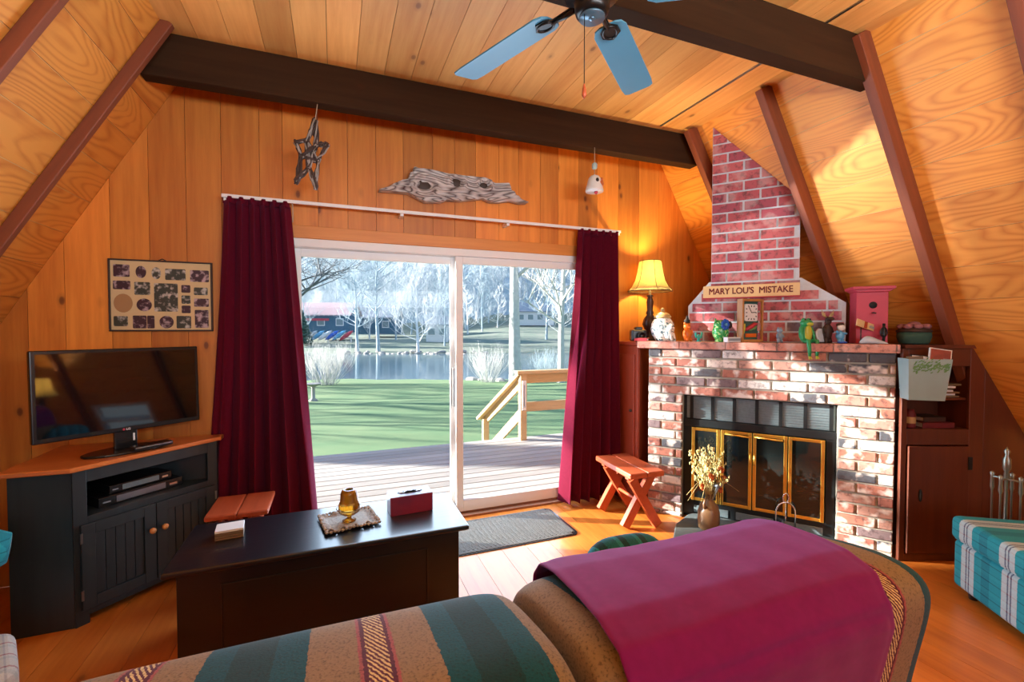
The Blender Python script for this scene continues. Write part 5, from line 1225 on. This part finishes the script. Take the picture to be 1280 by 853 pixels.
# local: y+ is towards the far end of the long side; the near long edge is x=0
MB().box(0.0, 0.75, -0.95, 0.0, 0.05, 0.30).build('base', M['ltplaid'], ot, bevel=0.02, seg=3)
o2 = MB().box(-0.012, 0.76, -0.96, 0.012, 0.302, 0.43).build('cushion', M['ltplaid'], ot, bevel=0.03, seg=4)
MB().tube([(0.0, -0.945, 0.418), (0.0, -0.02, 0.418), (0.018, 0.0, 0.418), (0.74, 0.0, 0.418)], 0.006, 6).tube([(0.0, -0.945, 0.312), (0.0, -0.02, 0.312), (0.018, 0.0, 0.312), (0.74, 0.0, 0.312)], 0.006, 6).build('piping', M['ltplaid'], o2)
for (x_, y_) in ((0.06, -0.06), (0.69, -0.06), (0.06, -0.89), (0.69, -0.89)): MB().lathe([(0.018, 0), (0.024, 0.05)], 10).build('foot', M['brownf'], ot, loc=(x_, y_, 0))
ac = thing('plaid_armchair', 'light teal plaid armchair, rolled arm at the left edge', 'armchair', (-1.555, 2.10, 0), 20)
MB().box(-0.38, 0.30, -0.33, 0.33, 0.10, 0.40).build('seat_base', M['ltplaid'], ac, bevel=0.03, seg=3)
for sy in (-1, 1):
    MB().box(-0.36, 0.20, sy * 0.33 - 0.06, sy * 0.33 + 0.06, 0.40, 0.50).build('arm_panel', M['ltplaid'], ac, bevel=0.02, seg=3)
    MB().tube([(-0.34, sy * 0.33, 0.53), (0.36, sy * 0.33, 0.53), (0.40, sy * 0.33, 0.525)], [0.085, 0.085, 0.06], 18).build('rolled_arm', M['ltplaid'], ac)
MB().box(-0.40, -0.24, -0.36, 0.36, 0.40, 0.78).build('backrest', M['ltplaid'], ac, bevel=0.05, seg=4)
for (x_, y_) in ((-0.34, -0.28), (0.24, -0.28), (-0.34, 0.28), (0.24, 0.28)): MB().lathe([(0.02, 0), (0.028, 0.10)], 10).build('foot', M['brownf'], ac, loc=(x_, y_, 0))
fs_ = thing('floor_cushion', 'pale rose plaid floor cushion at the lower left edge', 'cushion', (-1.42, 2.345, 0), 28)
MB().prism(rrect(0.44, 0.40, 0.07, 5), 0.002, 0.15).build('pad', M['paleplaid'], fs_, bevel=0.04, seg=4)
# fireplace tools
ft = thing('fireplace_tools', 'pewter fireplace tool stand behind the ottoman', 'fire tools', (3.46, 1.335, 0))
MB().lathe([(0.085, 0), (0.085, 0.015), (0.03, 0.03), (0.010, 0.04), (0.008, 0.62), (0.014, 0.63), (0.010, 0.66), (0.018, 0.68), (0.018, 0.73), (0.008, 0.75), (0.014, 0.775), (0.001, 0.80)], 18).build('stand', M['pewter'], ft)
MB().tube([(-0.06, 0, 0.60), (-0.05, 0, 0.62), (0.05, 0, 0.62), (0.06, 0, 0.60)], 0.006, 6).tube([(0, -0.06, 0.60), (0, -0.05, 0.62), (0, 0.05, 0.62), (0, 0.06, 0.60)], 0.006, 6).build('hook_arm', M['pewter'], ft)
for k, (x_, y_) in enumerate(((-0.058, 0), (0.058, 0), (0, -0.058), (0, 0.058))):
    t = thing('fire_tool', ('pewter poker', 'pewter hearth shovel', 'pewter hearth broom', 'pewter fire tongs')[k] + (' hanging left on the tool stand', ' hanging right on the tool stand', ' hanging in front on the tool stand', ' hanging behind on the tool stand')[k], 'fire tool', (3.46 + x_, 1.335 + y_, 0.06), 0, 'tools on the fireplace stand')
    MB().lathe([(0.005, 0.08), (0.005, 0.48), (0.010, 0.50), (0.008, 0.56), (0.012, 0.58), (0.002, 0.59)], 10).build('rod', M['pewter'], t)
    (MB().box(-0.006, 0.006, -0.006, 0.006, 0, 0.08) if k in (0, 3) else MB().box(-0.025, 0.025, -0.006, 0.006, 0, 0.085)).build('tip', M['iron'], t, bevel=0.003)

# ------------------------------------------------------------------ outdoors: trees, houses, shrubs
def grow(b, p, d, L, r, lev, rnd, spread=0.55, up=0.25, kids=(3, 4), mi=0, sides=4):
    n = 3 if lev > 0 else 2; pts = [p.copy()]; rr = [r]; dd = d.copy()
    for k in range(n):
        dd = (dd + Vector((rnd.uniform(-.16, .16), rnd.uniform(-.16, .16), rnd.uniform(-.05, .12)))).normalized()
        pts.append(pts[-1] + dd * L / n); rr.append(r * (1 - 0.62 * (k + 1) / n))
    b.tube(pts, rr, sides if lev > 1 else 3, mi, cap=False)
    if lev <= 0: return
    for k in range(rnd.randint(*kids)):
        t = rnd.uniform(0.35, 1.0); i_ = min(int(t * n), n - 1); q = pts[i_].lerp(pts[i_ + 1], t * n - i_)
        s_ = Vector((rnd.uniform(-1, 1), rnd.uniform(-1, 1), rnd.uniform(-.3, .6))).normalized()
        nd = (dd * (1 - spread) + s_ * spread + Vector((0, 0, up))).normalized()
        grow(b, q, nd, L * rnd.uniform(0.5, 0.72), max(r * 0.48, 0.004), lev - 1, rnd, spread, up, kids, mi, sides)
def tree_mesh(h, r, lev, seed, m, spread=0.6, up=0.25, kids=(4, 6), trunk=0.45, minr=0.0):
    rnd = random.Random(seed); b = MB(); pts = [Vector((0, 0, -0.3))]; rr = [r * 1.15]; dd = Vector((0, 0, 1))
    for k in range(8):
        dd = (dd + Vector((rnd.uniform(-.06, .06), rnd.uniform(-.06, .06), 0.1))).normalized(); pts.append(pts[-1] + dd * h / 8); rr.append(max(r * (1 - 0.85 * (k + 1) / 8), minr))
    b.tube(pts, rr, 8, 0, cap=False)
    nb = int(9 + h)
    for k in range(nb):
        t = trunk + (1 - trunk) * (k + rnd.random()) / nb; i_ = min(int(t * 8), 7); q = pts[i_].lerp(pts[i_ + 1], t * 8 - i_)
        a = rnd.uniform(0, 6.28); nd = Vector((math.cos(a), math.sin(a), rnd.uniform(0.2, 0.8))).normalized()
        grow(b, q, nd, h * 0.30 * (1.15 - t * 0.6), max(r * 0.30, minr), lev, rnd, spread, up, kids)
    me = b.build('bare_tree', m); return me
def put(o, p, label, cat, group=None, rz=0, s=1.0):
    o.location = p; o.rotation_euler = (0, 0, rz); o.scale = (s, s, s); tag(o, label, cat, group); return o
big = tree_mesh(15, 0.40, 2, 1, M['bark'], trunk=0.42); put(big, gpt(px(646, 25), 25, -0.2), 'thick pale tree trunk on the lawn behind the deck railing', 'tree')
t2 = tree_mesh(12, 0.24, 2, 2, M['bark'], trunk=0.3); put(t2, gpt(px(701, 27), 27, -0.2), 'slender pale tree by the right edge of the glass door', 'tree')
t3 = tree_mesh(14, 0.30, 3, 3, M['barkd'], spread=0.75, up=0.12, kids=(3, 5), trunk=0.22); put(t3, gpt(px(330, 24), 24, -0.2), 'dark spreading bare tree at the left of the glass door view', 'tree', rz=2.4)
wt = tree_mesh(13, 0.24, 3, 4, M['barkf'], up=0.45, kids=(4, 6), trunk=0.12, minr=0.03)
put(wt, gpt(px(522, 66), 66.5, -0.3), 'white bare tree on the far pond bank', 'tree')
for k, (pxx, d, sc, lbl) in enumerate(((447, 67, 1.0, 'bare tree on far bank right of the red roofed boathouse'), (473, 68, 1.15, 'tall straight bare tree on far bank between house and white tree'), (683, 78, 0.9, 'bare dark tree before the white cottage'))):
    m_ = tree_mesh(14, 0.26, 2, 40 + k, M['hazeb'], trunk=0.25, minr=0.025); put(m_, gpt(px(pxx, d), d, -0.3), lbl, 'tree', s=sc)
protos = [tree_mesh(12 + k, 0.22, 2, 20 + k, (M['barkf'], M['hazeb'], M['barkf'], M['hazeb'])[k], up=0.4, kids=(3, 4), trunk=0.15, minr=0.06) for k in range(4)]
rnd = random.Random(77); n_ = 0
for d0 in (104, 112, 120, 130, 141, 153):
    for q in range(26):
        lat = px(330 + q * 17 + rnd.uniform(-9, 9), d0); d = d0 + rnd.uniform(-4, 4)
        if d < 108 and abs((lat / d * 569 + 640) - 668) < 40: continue
        s_ = protos[n_ % 4]; o = s_ if n_ < 4 else s_.copy()
        if n_ >= 4: C.objects.link(o)
        put(o, gpt(lat, d, -0.3), 'pale bare tree among the woods on the far hillside', 'tree', 'bare trees on the far hillside', rnd.uniform(0, 6.28), rnd.uniform(0.8, 1.25)); n_ += 1
# bare trees along the far bank
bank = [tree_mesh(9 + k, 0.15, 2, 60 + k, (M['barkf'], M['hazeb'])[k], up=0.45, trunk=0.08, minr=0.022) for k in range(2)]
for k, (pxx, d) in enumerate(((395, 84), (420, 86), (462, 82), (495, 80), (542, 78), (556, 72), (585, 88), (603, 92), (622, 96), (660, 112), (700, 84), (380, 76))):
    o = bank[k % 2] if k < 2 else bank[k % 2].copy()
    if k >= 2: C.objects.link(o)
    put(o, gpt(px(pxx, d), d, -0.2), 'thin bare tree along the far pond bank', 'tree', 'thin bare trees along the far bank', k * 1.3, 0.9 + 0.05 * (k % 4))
# shrubs: many fine stems
def shrub(n, rad, h, seed, m, r=0.012):
    rnd = random.Random(seed); b = MB()
    for k in range(n):
        a = rnd.uniform(0, 6.28); e = rnd.uniform(0, 1) ** 0.6
        d = Vector((math.cos(a) * e * rad / h, math.sin(a) * e * rad / h, 1)).normalized()
        grow(b, Vector((math.cos(a) * e * rad * 0.25, math.sin(a) * e * rad * 0.25, 0)), d, h * rnd.uniform(0.6, 0.9), r, 2, rnd, 0.4, 0.3, (2, 4))
    return b.build('bare_shrub', m)
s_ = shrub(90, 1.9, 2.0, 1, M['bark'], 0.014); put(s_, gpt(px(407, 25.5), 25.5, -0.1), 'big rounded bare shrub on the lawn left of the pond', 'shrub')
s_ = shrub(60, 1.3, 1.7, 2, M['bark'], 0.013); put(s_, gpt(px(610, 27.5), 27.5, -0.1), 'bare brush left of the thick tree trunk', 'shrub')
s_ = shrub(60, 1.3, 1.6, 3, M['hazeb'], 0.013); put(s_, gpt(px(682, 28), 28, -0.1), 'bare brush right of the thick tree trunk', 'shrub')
# bird bath
bb = thing('bird_bath', 'stone bird bath on the lawn below the bare shrub', 'bird bath', tuple(gpt(px(391, 17), 17)))
MB().lathe([(0.16, -0.05), (0.16, 0.06), (0.07, 0.12), (0.06, 0.5), (0.09, 0.56)], 16).build('pedestal', M['rock'], bb)
MB().lathe([(0.09, 0.56), (0.26, 0.64), (0.30, 0.68), (0.27, 0.68), (0.05, 0.63)], 20).build('basin', M['rock'], bb)
# houses over the pond
def house(name, label, lat, d, rz, w_, dp, h, rh, wall, roof, nwin, extra=None, dz=-0.2):
    t = thing(name, label, 'house', tuple(gpt(lat, d, dz)), rz)
    MB().box(-w_ / 2, w_ / 2, -dp / 2, dp / 2, 0, h).prism([(-dp / 2, h), (dp / 2, h), (0, h + rh)], -w_ / 2, w_ / 2, 0, Matrix.Rotation(R(90), 4, 'Z') @ Matrix.Rotation(R(90), 4, 'X')).build('wall', wall, t)
    b = MB(); 
    for sg in (-1, 1):
        b.add([(-w_ / 2 - 0.4, sg * (dp / 2 + 0.4), h - 0.15), (w_ / 2 + 0.4, sg * (dp / 2 + 0.4), h - 0.15), (w_ / 2 + 0.4, 0, h + rh + 0.1), (-w_ / 2 - 0.4, 0, h + rh + 0.1), (-w_ / 2 - 0.4, sg * (dp / 2 + 0.4), h), (w_ / 2 + 0.4, sg * (dp / 2 + 0.4), h), (w_ / 2 + 0.4, 0, h + rh + 0.25), (-w_ / 2 - 0.4, 0, h + rh + 0.25)], [(0, 1, 2, 3), (4, 7, 6, 5), (0, 4, 5, 1), (1, 5, 6, 2), (2, 6, 7, 3), (3, 7, 4, 0)])
    rf = b.build('roof', roof, t)
    for k in range(nwin):
        xx = -w_ / 2 + w_ * (k + 0.5) / nwin
        f_ = MB().box(xx - 0.65, xx + 0.65, -dp / 2 - 0.06, -dp / 2 + 0.02, h * 0.38, h * 0.8).build('window', M['white'], t)
        MB().box(xx - 0.55, xx + 0.55, -dp / 2 - 0.09, -dp / 2 - 0.06, h * 0.42, h * 0.76).build('pane', M['vent'], f_)
    return t, rf
t, rf = house('lake_house', 'dark blue boathouse with pink metal roof across the pond', px(410, 80), 80, -20, 9.5, 6, 3.0, 2.0, M['houseb'], M['roofr'], 3, dz=1.3)
b = MB()
for k in range(13): b.box(-5 + k * 0.8, -4.88 + k * 0.8, -3.5, -3.3, 2.8, 2.98)
b.build('eave_rib', M['paper'], rf)
MB().box(-3.4, 1.4, -3.25, -3.05, 2.0, 2.4).build('red_band', M['banner'], t)
rnd = random.Random(3)
for k, (c_, nm) in enumerate((('stone', 'white'), ('lblue', 'light blue'), ('housew', 'pale'), ('blue', 'dark blue'), ('lblue', 'sky blue'), ('banner', 'red'))):
    p = gpt(px(388 + k * 9, 74), 74, 0.9)
    o = MB().loft([[(xx, r_ * math.cos(a) , r_ * math.sin(a)) for a in [q * math.pi / 4 for q in range(8)]] for xx, r_ in ((-1.4, 0.03), (-0.8, 0.28), (0, 0.36), (0.8, 0.28), (1.4, 0.03))], M=T(0, 0, 0.45, rz=-20, ry=-35)).build('kayak', M[c_], loc=tuple(p))
    tag(o, nm + ' kayak, number %s from the left on the boathouse rack' % ('one,two,three,four,five,six'.split(',')[k]), 'kayak', 'kayaks on the far rack')
rk = thing('kayak_rack', 'low pale wooden rack holding kayaks across the pond', 'rack', tuple(gpt(px(410, 75.2), 75.2, 0)), -20)
MB().box(-4, 4, -0.1, 0.1, 0.7, 0.9).build('rail', M['housew'], rk)
for x_ in (-3.8, 0, 3.8): MB().box(x_ - 0.1, x_ + 0.1, -0.1, 0.1, -0.3, 0.7).build('post', M['housew'], rk)
house('cottage', 'white cottage on the far lawn slope right of the thick trunk', px(668, 99), 99, -20, 8, 6, 3.0, 1.8, M['housew'], M['roofg'], 4)
house('garden_shed', 'pale blue grey shed on the far bank beside the door stile', px(548, 77), 77, -20, 3.6, 3, 3.0, 1.2, M['housew'], M['roofg'], 2)
house('barn', 'dark blue grey barn behind the far bank trees', px(476, 90), 90, -20, 7, 6, 3.2, 2.2, M['houseb'], M['roofg'], 2, dz=0.6)
ev = MB(); rnd = random.Random(6)
for k in range(260):
    a = rnd.uniform(0, 6.28); z_ = rnd.uniform(0.2, 5.5); r_ = (5.8 - z_) * 0.36 * rnd.uniform(0.5, 1)
    ev.ball((r_ * math.cos(a), r_ * math.sin(a), z_), (0.35, 0.35, 0.22), 5, 4)
ev.tube([(0, 0, -0.3), (0, 0, 5)], [0.2, 0.05], 6)
put(ev.build('evergreen_tree', M['evergreen']), gpt(px(376, 73), 73), 'dark green evergreen at the left end of the boathouse', 'evergreen')
# trees left of the glass door view that shade the lawn and the deck
e2 = bpy.data.objects['evergreen_tree'].copy(); C.objects.link(e2)
put(e2, Vector((-10.0, 11.3, gh(-10.0, 11.3) - 0.1)), 'dense evergreen shading the deck, left of the glass door', 'evergreen', None, 1.0, 0.85)
for k, (x_, y_, s_) in enumerate(((-17, 21, 0.8), (-19, 27.5, 0.9), (-24, 37, 1.1), (-11.5, 8.9, 0.6))):
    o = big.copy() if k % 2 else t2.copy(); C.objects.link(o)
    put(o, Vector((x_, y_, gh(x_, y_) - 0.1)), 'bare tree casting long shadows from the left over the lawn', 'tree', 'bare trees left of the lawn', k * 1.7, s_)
# pale rocks along both banks
rock = MB().loft([[(r_ * math.cos(a) * 1.2, r_ * math.sin(a), z_) for a in [q * math.pi / 4 + 0.1 * q for q in range(8)]] for r_, z_ in ((0.5, -0.2), (0.55, 0.1), (0.42, 0.32), (0.15, 0.42))], smooth=False).build('bank_rock', M['rock'])
rnd = random.Random(9)
for k in range(46):
    o = rock if k == 0 else rock.copy()
    if k: C.objects.link(o)
    if k < 36: p = gpt(px(430 + k * 5 + rnd.uniform(-4, 4), 65), 65.5 + rnd.uniform(-0.8, 1.4), 0.25)
    else: p = gpt(px(590 + (k - 36) * 12, 29.5), 29.5 + rnd.uniform(-.6, .6), 0.0)
    o.location = p; s_ = rnd.uniform(0.35, 0.8) if k < 36 else rnd.uniform(0.3, 0.7); o.scale = (s_ * 1.3, s_, s_ * 0.8); o.rotation_euler = (0, 0, rnd.uniform(0, 6))
    tag(o, 'pale rock on the far pond bank' if k < 36 else 'pale rock on the near bank behind the deck railing', 'rock', 'rocks on the far bank' if k < 36 else 'rocks on the near bank')
